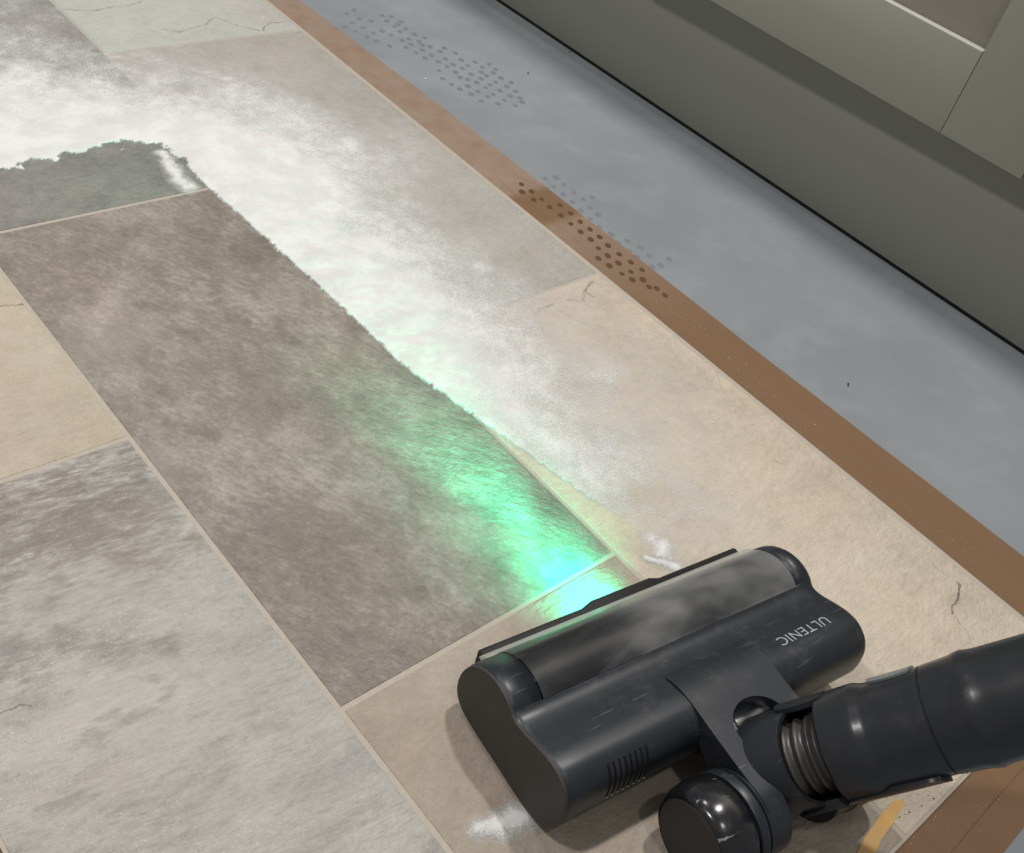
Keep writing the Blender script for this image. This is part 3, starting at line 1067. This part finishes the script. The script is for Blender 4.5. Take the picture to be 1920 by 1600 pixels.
heap([(305, 288), (322, 312), (335, 338), (352, 352)], [0.006, 0.008, 0.0075], 0.95, 31, 0.0008, 'smear of white powder across the corner of the slate grey tile')
heap([(1226, 1014), (1240, 1022), (1238, 1036)], [0.0075, 0.008, 0.006], 0.9, 33, 0.0014, 'small white powder pile just ahead of the black bumper, the rounder one')
heap([(1212, 1048), (1238, 1056), (1268, 1064)], [0.003, 0.0042, 0.005], 0.95, 37, 0.0012, 'thin streak of white powder right against the black bumper')
heap([(985, 1530), (962, 1540), (935, 1552), (900, 1556)], [0.0078, 0.0068, 0.0042], 0.95, 35, 0.0022, 'small white powder heap at the rear corner of the vacuum head')

# dark flecks of old glue along the cut end of the cream tile
kg = NT('old_glue')
kg.base(srgb(92, 74, 56), 0.7, 0.2)
u_ = RNG.random(80)[:, None]
g7 = (1 - u_) * np.array(F(1632, 1590)) + u_ * np.array(F(1826, 1446)) + np.stack([np.zeros(80), 0.0008 + 0.0085 * RNG.random(80) ** 1.5], 1)
tag(grains('glue_flecks', g7, 0.0002 + 0.0005 * RNG.random(80) ** 2, kg.m, 0.25, -0.0001), 'dark flecks of old glue along the cut end of the cream tile', 'glue flecks', kind='stuff')

# lint and crumbs on the grey floor
kl = NT('dark_lint')
kl.base(srgb(52, 54, 62), 0.8, 0.1)


def lint(a, b, ln, ang, label):
    x, y = F(a, b, -0.003)
    bm = bmesh.new()
    n = 7
    rows = []
    for i in range(n):
        t = i / (n - 1) - 0.5
        c = Vector((t * ln, 0.14 * ln * math.sin(t * 5), 0.0006))
        r = 0.0007 * (1 - (2 * t) ** 4 * 0.7)
        rows.append([bm.verts.new(c + Vector((0, r * math.cos(q), 0.7 * r * math.sin(q)))) for q in np.linspace(0, 2 * PI, 7)[:-1]])
    for A, B in zip(rows[:-1], rows[1:]):
        for i in range(6):
            bm.faces.new((A[i], A[(i + 1) % 6], B[(i + 1) % 6], B[i]))
    o = from_bm('lint_speck', bm, kl.m)
    o.location = (x, y, -0.003)
    o.rotation_euler = (0, 0, ang)
    tag(o, label, 'lint', 'dark lint specks on the grey floor')


lint(1590, 722, 0.0050, 0.2, 'dark blue lint speck in the middle of the grey floor')
lint(990, 138, 0.0045, 0.5, 'dark lint speck beside the far dotted shoe print')
lint(1068, 98, 0.0030, 1.0, 'tiny dark speck against the plinth seal near the top')
x, y = F(798, 149, -0.003)
o = grains('powder_crumb', np.array([[0, 0]]), [0.0016], M['grain'], 0.8, 0.0)
o.location = (x, y, -0.003)
tag(o, 'single white crumb on the grey floor left of the far shoe print', 'crumb')

# ------------------------------------------------------------------ vacuum cleaner
YAW = math.radians(-8.2)
S0 = 0.062406
VAC = empty('vacuum_cleaner', (S0 * math.cos(YAW), S0 * math.sin(YAW), 0), YAW)
tag(VAC, 'dark blue-black vacuum floor head with green light, wheels and tube on the beige tiles', 'vacuum')
HL = 0.231
PROF = [(-.0200, .0215), (-.0212, .013), (-.0258, .0065), (-.036, .003), (-.060, .0028), (-.090, .0035), (-.106, .0068), (-.1155, .0145), (-.1198, .025), (-.1206, .034),
        (-.1190, .0445), (-.1145, .0515), (-.1070, .0555), (-.0985, .0557), (-.0905, .0538), (-.083, .0515), (-.0765, .0497), (-.0705, .0489), (-.0655, .0498), (-.0610, .0527), (-.0550, .0549),
        (-.0470, .0553), (-.0390, .0530), (-.0310, .0477), (-.0250, .0405), (-.0213, .031)]
PR = catmull(PROF, 6)
CEN = PR.mean(0)


def in_window(p):
    return p[1] > 0.0335 and -0.0648 < p[0] and p[1] > 0.02


WX0, WX1 = 0.0185, 0.2165
XS = [(0.0, 0.0012), (0.0012, 0.0004), (0.003, 0.0)] + [(0.0185, 0), (0.05, 0), (0.0675, 0), (0.117, 0), (0.167, 0), (WX1, 0)] + [(0.226, 0.0), (0.2285, 0.0006), (0.2300, 0.0018), (0.2308, 0.004)]
bm = bmesh.new()
rows = []
for x, ins in XS:
    row = []
    for q in PR:
        dv = CEN - q
        dv = dv / np.linalg.norm(dv)
        a = q + dv * ins
        row.append(bm.verts.new((x, a[0], a[1])))
    rows.append(row)
n = len(PR)
for (xa, _), (xb, _), A, B in zip(XS[:-1], XS[1:], rows[:-1], rows[1:]):
    for i in range(n):
        j = (i + 1) % n
        if xa >= WX0 - 1e-6 and xb <= WX1 + 1e-6 and in_window(PR[i]) and in_window(PR[j]):
            continue
        bm.faces.new((A[i], A[j], B[j], B[i]))
bm.faces.new(rows[0][::-1])
bm.faces.new(rows[-1])
head = from_bm('head_housing', bm, M['body'], VAC, sharp=50)
sm = head.modifiers.new('wall', 'SOLIDIFY')
sm.thickness = 0.002
sm.offset = -1

# end caps
for x0, x1, s in ((-0.0016, 0.0002, 0.9), (0.2306, 0.2316, 3.8)):
    bm = bmesh.new()
    pts = []
    for q in PR[::1]:
        dv = CEN - q
        pts.append(q + dv / np.linalg.norm(dv) * s * 0.001)
    a = [bm.verts.new((x0, p[0], p[1])) for p in pts]
    b = [bm.verts.new((x1, p[0], p[1])) for p in pts]
    bm.faces.new(a)
    bm.faces.new(b[::-1])
    for i in range(n):
        bm.faces.new((a[i], a[(i + 1) % n], b[(i + 1) % n], b[i]))
    o = from_bm('end_cap', bm, M['cap'], VAC, sharp=50)
    o['label'] = 'flat dull brown-black end cap'

# roller window
wi = [i for i in range(n) if in_window(PR[i])]
# keep the run contiguous
start = next(i for i in wi if (i - 1) % n not in wi)
run = []
i = start
while i % n in wi:
    run.append(i % n)
    i += 1
bm = bmesh.new()
rws = []
for x in np.linspace(WX0 + 0.0006, WX1 - 0.0006, 9):
    row = []
    for k_, i in enumerate(run):
        q = PR[i]
        nrm = np.array([PR[(i + 1) % n][1] - PR[i - 1][1], -(PR[(i + 1) % n][0] - PR[i - 1][0])])
        nrm /= np.linalg.norm(nrm)
        if nrm @ (q - CEN) < 0:
            nrm = -nrm
        q = q + nrm * 0.0004
        row.append(bm.verts.new((x, q[0], q[1])))
    rws.append(row)
for A, B in zip(rws[:-1], rws[1:]):
    for i in range(len(run) - 1):
        bm.faces.new((A[i], A[i + 1], B[i + 1], B[i]))
win = from_bm('roller_window', bm, M['window'], VAC)
win['label'] = 'smoky dust-hazed clear window over the brush roller'

# brush roller behind the window
rm = frame((0.012, -0.046, 0.0305), (1, 0, 0))
roll = lathe('brush_roller', [(0, 0), (0, 0.0165), (0.207, 0.0165), (0.207, 0)], rm, M['dark'], VAC, 32)
kf = plastic('roller_pile', (66, 66, 68), 0.8)
for s in range(4):
    bm = bmesh.new()
    A = []
    for i in range(41):
        t = i / 40
        ang = s * PI / 2 + abs(t - 0.5) * 4.2
        A.append([bm.verts.new(rm @ Vector((r * math.cos(ang + da), r * math.sin(ang + da), 0.003 + t * 0.201))) for r, da in ((0.016, -0.12), (0.0208, 0.0), (0.016, 0.12))])
    for P, Q in zip(A[:-1], A[1:]):
        for i in range(2):
            bm.faces.new((P[i], P[i + 1], Q[i + 1], Q[i]))
    o = from_bm('bristle_row', bm, kf, roll)

# clear lip and front bumper
bm = bmesh.new()
lp = [(-.0168, .0294), (-.0170, .0303), (-.0232, .0374), (-.0262, .0368), (-.0200, .0290)]
A = [bm.verts.new((0.0125, y, z)) for y, z in lp]
B = [bm.verts.new((0.2250, y, z)) for y, z in lp]
for i in range(len(lp)):
    bm.faces.new((A[i], A[(i + 1) % len(lp)], B[(i + 1) % len(lp)], B[i]))
bm.faces.new(A)
bm.faces.new(B[::-1])
o = from_bm('clear_lip', bm, M['lip'], VAC)
o['label'] = 'clear plastic front lip catching the green light'

bm = bmesh.new()
xs = [(0.0172, 0), (0.0925, 0), (0.1005, 1), (0.1480, 1), (0.1550, 0), (0.2222, 0)]
rows = []
for x, h in xs:
    yf, zt = -0.0108 + 0.0019 * h, 0.0258 + 0.0012 * h
    rows.append([bm.verts.new((x, y, z)) for y, z in ((yf, 0.013), (yf + 0.0004, zt - 0.001), (yf - 0.001, zt), (-0.0176, zt), (-0.0192, zt - 0.002), (-0.0192, 0.014))])
for A, B in zip(rows[:-1], rows[1:]):
    for i in range(6):
        bm.faces.new((A[i], A[(i + 1) % 6], B[(i + 1) % 6], B[i]))
bm.faces.new(rows[0])
bm.faces.new(rows[-1][::-1])
bump = from_bm('bumper_strip', bm, M['black'], VAC, sharp=30)
bump['label'] = 'black rubber front bumper with a raised middle over the light'

# green lamp under the raised middle of the bumper
LEDX, LEDY, LEDZ = 0.1245, -0.0120, 0.0095
bm = bmesh.new()
add_box(bm, (LEDX - 0.013, LEDY - 0.006, LEDZ - 0.0035), (LEDX + 0.013, LEDY - 0.0015, LEDZ + 0.0035), None, 0.0008)
led = from_bm('led_lens', bm, M['led'], VAC)
led['label'] = 'small glowing green light lens under the bumper'


def vac_spot(name, loc, target, energy, angle, blend, size, color=(0.0, 1.0, 0.50)):
    l = bpy.data.lights.new(name, 'SPOT')
    l.energy = energy
    l.color = color
    l.spot_size = math.radians(angle)
    l.spot_blend = blend
    l.shadow_soft_size = size
    o = link(bpy.data.objects.new(name, l), VAC)
    o.location = loc
    o.rotation_euler = (Vector(target) - Vector(loc)).to_track_quat('-Z', 'Y').to_euler()
    return o


vac_spot('green_lamp', (LEDX, LEDY + 0.001, 0.0125), (LEDX - 0.034, 0.30, 0.0075), 14.0, 17, 1.0, 0.002).scale = (2.3, 1, 1)
vac_spot('green_lamp', (LEDX, LEDY + 0.001, 0.0125), (LEDX - 0.012, 0.10, 0.004), 2.3, 72, 1.0, 0.002)
al = bpy.data.lights.new('green_lamp', 'AREA')
al.shape = 'RECTANGLE'
al.size, al.size_y = 0.034, 0.005
al.spread = math.radians(125)
al.energy = 0.115
al.color = (0.0, 1.0, 0.50)
ao = link(bpy.data.objects.new('green_lamp', al), VAC)
ao.location = (LEDX - 0.004, LEDY + 0.0045, 0.0115)
ao.rotation_euler = Vector((-0.12, 1.0, -0.42)).to_track_quat('-Z', 'Y').to_euler()
lk = bpy.data.lights.new('lip_glow', 'POINT')
lk.energy = 0.006
lk.color = (0.0, 1.0, 0.50)
lk.shadow_soft_size = 0.003
lo_ = link(bpy.data.objects.new('green_lamp', lk), VAC)
lo_.location = (0.098, -0.0200, 0.0272)

# cooling slots on the rear of the housing
def prof_at(y_list):
    return y_list


rear = [q for q in PR if q[0] < -0.111 and q[1] > 0.030]
rear = sorted(rear, key=lambda q: q[1])
rear = [q for q in rear if 0.0335 < q[1] < 0.0535]
for s in range(8):
    x = 0.0268 + s * 0.00365
    bm = bmesh.new()
    A = []
    for q in rear:
        dv = q - CEN
        dv /= np.linalg.norm(dv)
        A.append([bm.verts.new((x + dx, q[0] + dv[0] * o_, q[1] + dv[1] * o_)) for dx, o_ in ((-0.00065, 0.0001), (-0.0004, 0.0003), (0.0004, 0.0003), (0.00065, 0.0001))])
    for P, Q in zip(A[:-1], A[1:]):
        for i in range(3):
            bm.faces.new((P[i], P[i + 1], Q[i + 1], Q[i]))
    slot = from_bm('vent_slot', bm, M['dark'], VAC)
    bm = bmesh.new()
    q = rear[0]
    add_box(bm, (x - 0.0004, q[0] - 0.0008, q[1] - 0.0009), (x + 0.0004, q[0] + 0.0006, q[1] + 0.0002), None, 0.0002)
    from_bm('slot_glint', bm, M['letter'], slot)  # pale tips paint the light caught at the slot bottoms

# lettering printed on the rear hump, readable from the front
tc = bpy.data.curves.new('lettering', 'FONT')
tc.body = 'ULTENIC'
tc.size = 0.0086
tc.align_x = 'CENTER'
tc.align_y = 'CENTER'
tc.extrude = 0.00006
tc.space_character = 1.08
to = bpy.data.objects.new('lettering_curve', tc)
COL.objects.link(to)
bpy.context.view_layer.update()
me = bpy.data.meshes.new_from_object(to.evaluated_get(bpy.context.evaluated_depsgraph_get()))
bpy.data.objects.remove(to)
xs_ = [v.co.x for v in me.vertices]
wd = max(xs_) - min(xs_)
sx = 0.0425 / wd
top = [q for q in PR if q[1] > 0.045 and q[0] < -0.07]
top = sorted(top, key=lambda q: q[0])
ty = np.array([q[0] for q in top])
tz = np.array([q[1] for q in top])
for v in me.vertices:
    x = 0.1912 - v.co.x * sx
    y = -0.0940 - v.co.y * sx * 0.9
    v.co = Vector((x, y, float(np.interp(y, ty, tz)) + 0.00012 + v.co.z * 2))
me.materials.clear()
me.materials.append(M['letter'])
lt = link(bpy.data.objects.new('lettering', me), VAC)
lt['label'] = 'pale grey printed lettering, upside down'

# yoke: bridge plate and the two fork arms that carry the wheels
WY, WZ, BR = -0.160, 0.0285, 0.0258


PZ = catmull([(-.0760, .0496), (-.0815, .0515), (-.0865, .0538), (-.0925, .0558), (-.0990, .0567), (-.1060, .0567), (-.1200, .0557), (-.1400, .0546), (-.1520, .0543)], 8, closed=False)[::-1]


def plate_z(y):
    """upper face of the yoke: hugs the rear hump, then runs on level to the wheel bosses"""
    return float(np.interp(y, PZ[:, 0], PZ[:, 1]))


def arm_outline():
    top_ = [(y, plate_z(y)) for y in np.linspace(-.0815, -.150, 22)]
    arc = [(WY + BR * math.cos(a), WZ + BR * math.sin(a)) for a in np.radians(np.linspace(86, 260, 24))]
    low = [(-.146, .010), (-.138, .024), (-.1285, .036), (-.116, .040), (-.100, .043), (-.0815, .044)]
    return top_ + arc + low


bm = bmesh.new()
ax = Matrix(((0, 0, 1, 0), (1, 0, 0, 0), (0, 1, 0, 0), (0, 0, 0, 1)))      # (y, z, x) -> (x, y, z)
AX0, AX1, AX2, AX3 = 0.0905, 0.1035, 0.1405, 0.1535
for x0, x1 in ((AX1, AX0), (AX2, AX3)):
    add_prism(bm, arm_outline(), x0, x1, ax, bevel=0.0010)
# bridge: a grid in plan with a round cut-out behind
NB = 28
rows = []
for i in range(NB + 1):
    u = 2 * i / NB - 1
    x = AX1 + (AX2 - AX1) * (math.sin(u * PI / 2) + 1) / 2
    ye = -0.1150 - 0.0165 * (1 - math.sqrt(max(0.0, 1 - (math.sin(u * PI / 2)) ** 2)))
    col = []
    for q in range(11):
        y = -0.0815 + (ye + 0.0815) * q / 10
        zz = plate_z(y)
        col.append((bm.verts.new((x, y, zz)), bm.verts.new((x, y, zz - 0.011))))
    rows.append(col)
for A, B in zip(rows[:-1], rows[1:]):
    for q in range(10):
        bm.faces.new((A[q][0], A[q + 1][0], B[q + 1][0], B[q][0]))
        bm.faces.new((A[q][1], B[q][1], B[q + 1][1], A[q + 1][1]))
    bm.faces.new((A[10][0], A[10][1], B[10][1], B[10][0]))
yoke = from_bm('yoke', bm, M['body'], VAC, sharp=40)
yoke['label'] = 'smooth fork carrying the neck and both wheels'

# boss discs and wheels
for s, xin in ((-1, 0.0908), (1, 0.1532)):
    m = frame((xin, WY, WZ), (s, 0, 0))
    wheel = lathe('wheel', [(0.0120, 0.0), (0.0120, 0.0240), (0.0126, 0.0272), (0.0145, 0.0281), (0.019, 0.0285), (0.0245, 0.0283),
                             (0.0290, 0.0276), (0.0325, 0.0265), (0.0348, 0.0250), (0.0351, 0.0243), (0.0343, 0.0239), (0.0341, 0.0)], m, M['tyre'], VAC, 64, 40)
    guard = lathe('wheel_guard', [(0.0, 0.0), (0.0, 0.0258), (0.0012, 0.0266), (0.0026, 0.0266), (0.0032, 0.0252), (0.0040, 0.0252), (0.0046, 0.0272), (0.0085, 0.0276), (0.0102, 0.0270), (0.0108, 0.0240), (0.0122, 0.0236), (0.0122, 0.0)], m, M['body'], VAC, 64, 40)
    wheel['label'] = 'glossy black scuffed wheel'
    lathe('hub_cap', [(0.0341, 0.0), (0.0341, 0.0237), (0.0352, 0.0235), (0.0357, 0.0228), (0.0358, 0.0)], m, M['hub'], wheel, 56)['label'] = 'flat dull brown-black hub disc'

# neck: pivot drum, elbow, hose, collar and tube along one slanting axis
NP = Vector((0.1224, -0.1500, 0.0417))
ND = Vector((0.5191, -0.4122, 0.7487)).normalized()
NM = frame(NP, ND)
lathe('pivot_drum', [(-0.0212, 0), (-0.0212, 0.0215), (0.0212, 0.0215), (0.0212, 0)], frame((0.1220, WY + 0.006, 0.0300), (1, 0, 0)), M['neck'], VAC, 48)

m_ = NT('bright_metal')
m_.base((0.55, 0.55, 0.56, 1), 0.28, 0.5, 1.0)
bar = lathe('ridge_glint_bar', [(-0.0175, 0), (-0.0175, 0.0046), (-0.011, 0.0046), (-0.010, 0.0036), (-0.009, 0.0046), (-0.002, 0.0046), (0.0, 0.0036), (0.0175, 0.0046), (0.0175, 0)], frame((0.1220, -0.1215, 0.0440), (1, 0, 0)), m_.m, VAC, 28)  # added metal bar that makes the highlight of the elbow ridge
bar['label'] = 'ridge highlight built as a bright metal pin inside the fork opening'
# which way round the axis faces the viewer, used to place the cut-out of the elbow
bm = bmesh.new()
elbow_prof = [(-0.034, 0.0), (-0.034, 0.0125), (-0.030, 0.0185), (-0.024, 0.0232), (-0.016, 0.0260), (-0.006, 0.0272), (0.004, 0.0274)]
lathe_into(bm, elbow_prof, NM, 64)
# slanted mouth of the elbow: longer on the upper left side
seg = 64
bm.verts.ensure_lookup_table()
last = list(bm.verts)[-seg:]
TOWARD = math.radians(0)


def viewer_angle(M_, pt):
    q = M_.inverted() @ Vector(pt)
    return math.atan2(q.y, q.x)


CAML = Vector((-0.2694, -0.2757, 0.5361))
VA = viewer_angle(NM, CAML)
rim_o, rim_i = [], []
for i in range(seg):
    a = 2 * PI * i / seg
    back = 0.5 - 0.5 * math.cos(a - VA)          # 0 on the viewer's side, 1 behind
    t = 0.0130 + 0.026 * back ** 1.3
    rim_o.append(bm.verts.new(NM @ Vector((0.0275 * math.cos(a), 0.0275 * math.sin(a), t))))
    rim_i.append(bm.verts.new(NM @ Vector((0.0248 * math.cos(a), 0.0248 * math.sin(a), t))))
deep = [bm.verts.new(NM @ Vector((0.0238 * math.cos(2 * PI * i / seg), 0.0238 * math.sin(2 * PI * i / seg), 0.000))) for i in range(seg)]
for i in range(seg):
    j = (i + 1) % seg
    bm.faces.new((last[i], last[j], rim_o[j], rim_o[i]))
    bm.faces.new((rim_o[i], rim_o[j], rim_i[j], rim_i[i]))
    bm.faces.new((rim_i[i], rim_i[j], deep[j], deep[i]))
elbow = from_bm('elbow', bm, M['neck'], VAC, sharp=40)
elbow['label'] = 'round swivelling neck with a slanted mouth'

prof = []
for i in range(0, 89):
    t = -0.002 + i * 0.0006
    prof.append((t, 0.0196 + 0.0014 * math.cos(2 * PI * t / 0.0066)))
lathe('hose', [(-0.002, 0.0)] + prof + [(prof[-1][0], 0.0)], NM, M['hose'], VAC, 56, 80)['label'] = 'grey ribbed hose inside the neck'

col_prof = [(0.0340, 0.0235), (0.0340, 0.0278), (0.0352, 0.0286), (0.0440, 0.0290), (0.0520, 0.0292), (0.0545, 0.0289), (0.0580, 0.0277), (0.0605, 0.0274), (0.0700, 0.0276), (0.0900, 0.0276),
            (0.0902, 0.0270), (0.0908, 0.0270)]
lathe('collar', col_prof + [(0.0908, 0.02), (0.0340, 0.0235)], NM, M['tube'], VAC, 72, 30)['label'] = 'dark collar joining the neck to the tube'
tube_prof = [(0.0908, 0.0), (0.0908, 0.0274), (0.0912, 0.0278), (0.098, 0.0281), (0.1060, 0.0286), (0.1090, 0.0293), (0.1120, 0.0296), (0.1150, 0.0289), (0.120, 0.0285), (0.16, 0.0280), (0.75, 0.0270), (0.752, 0.026), (0.752, 0.0)]
tube = lathe('tube', tube_prof, NM, M['tube'], VAC, 72, 30)
tube['label'] = 'long dark wand tube rising to the right'


def on_axis(t, ang, r):
    return NM @ Vector((r * math.cos(ang), r * math.sin(ang), t))


def curved_pad(bm, t0, t1, a0, a1, r0, r1, nt=8, na=8, rnd=True):
    """raised pad following the round of the neck"""
    g = []
    for i in range(nt + 1):
        row = []
        for j in range(na + 1):
            u, v = i / nt * 2 - 1, j / na * 2 - 1
            if rnd:
                uu = u * math.sqrt(max(0, 1 - v * v * 0.28))
                vv = v * math.sqrt(max(0, 1 - u * u * 0.28))
            else:
                uu, vv = u, v
            row.append((t0 + (uu + 1) / 2 * (t1 - t0), a0 + (vv + 1) / 2 * (a1 - a0)))
        g.append(row)
    T = [[bm.verts.new(on_axis(t, a, r1)) for t, a in row] for row in g]
    B = [[bm.verts.new(on_axis(t, a, r0)) for t, a in row] for row in g]
    for i in range(nt):
        for j in range(na):
            bm.faces.new((T[i][j], T[i][j + 1], T[i + 1][j + 1], T[i + 1][j]))
            bm.faces.new((B[i][j], B[i + 1][j], B[i + 1][j + 1], B[i][j + 1]))
    for i in range(nt):
        bm.faces.new((T[i][0], T[i + 1][0], B[i + 1][0], B[i][0]))
        bm.faces.new((T[i][na], B[i][na], B[i + 1][na], T[i + 1][na]))
    for j in range(na):
        bm.faces.new((T[0][j], B[0][j], B[0][j + 1], T[0][j + 1]))
        bm.faces.new((T[nt][j], T[nt][j + 1], B[nt][j + 1], B[nt][j]))


# directions round the tube that show at the upper and lower outline
def outline_angle(sign):
    return VA + sign * PI / 2


# find which sign is the upper outline in the picture: the one further from the floor side of the view
def screen_y(pt):
    w = VAC_M @ pt
    q = CAM_ROT.T @ (np.array(w) - CAM_POS)
    return q[1] / -q[2]


bpy.context.view_layer.update()
VAC_M = Matrix.Translation(VAC.location) @ Matrix.Rotation(YAW, 4, 'Z')
SGN = 1 if screen_y(on_axis(0.05, VA + PI / 2, 0.0276)) > screen_y(on_axis(0.05, VA - PI / 2, 0.0276)) else -1
UP = lambda deg: VA + SGN * math.radians(deg)        # 90 = upper outline, 0 = facing the viewer, -90 = lower outline

bm = bmesh.new()
curved_pad(bm, 0.0110, 0.040, UP(60), UP(100), 0.0262, 0.0294)
o = from_bm('latch_tab', bm, M['neck'], VAC, sharp=45)
o['label'] = 'latch tongue gripping the elbow'
bm = bmesh.new()
curved_pad(bm, 0.0625, 0.0870, UP(66), UP(112), 0.0262, 0.0288)
o = from_bm('collar_sheen', bm, M['sheen'], VAC, sharp=45)  # pale pad carries the painted reflection of the latch recess
o['label'] = 'painted reflection as a paler grey button on the collar'
bm = bmesh.new()
curved_pad(bm, 0.0310, 0.0860, UP(-108), UP(-66), 0.0262, 0.0299)
o = from_bm('lower_latch', bm, M['tube'], VAC, sharp=45)
bm = bmesh.new()
curved_pad(bm, 0.0040, 0.0450, UP(-118), UP(-78), 0.0250, 0.0300)
o = from_bm('neck_flange', bm, M['black'], VAC, sharp=45)
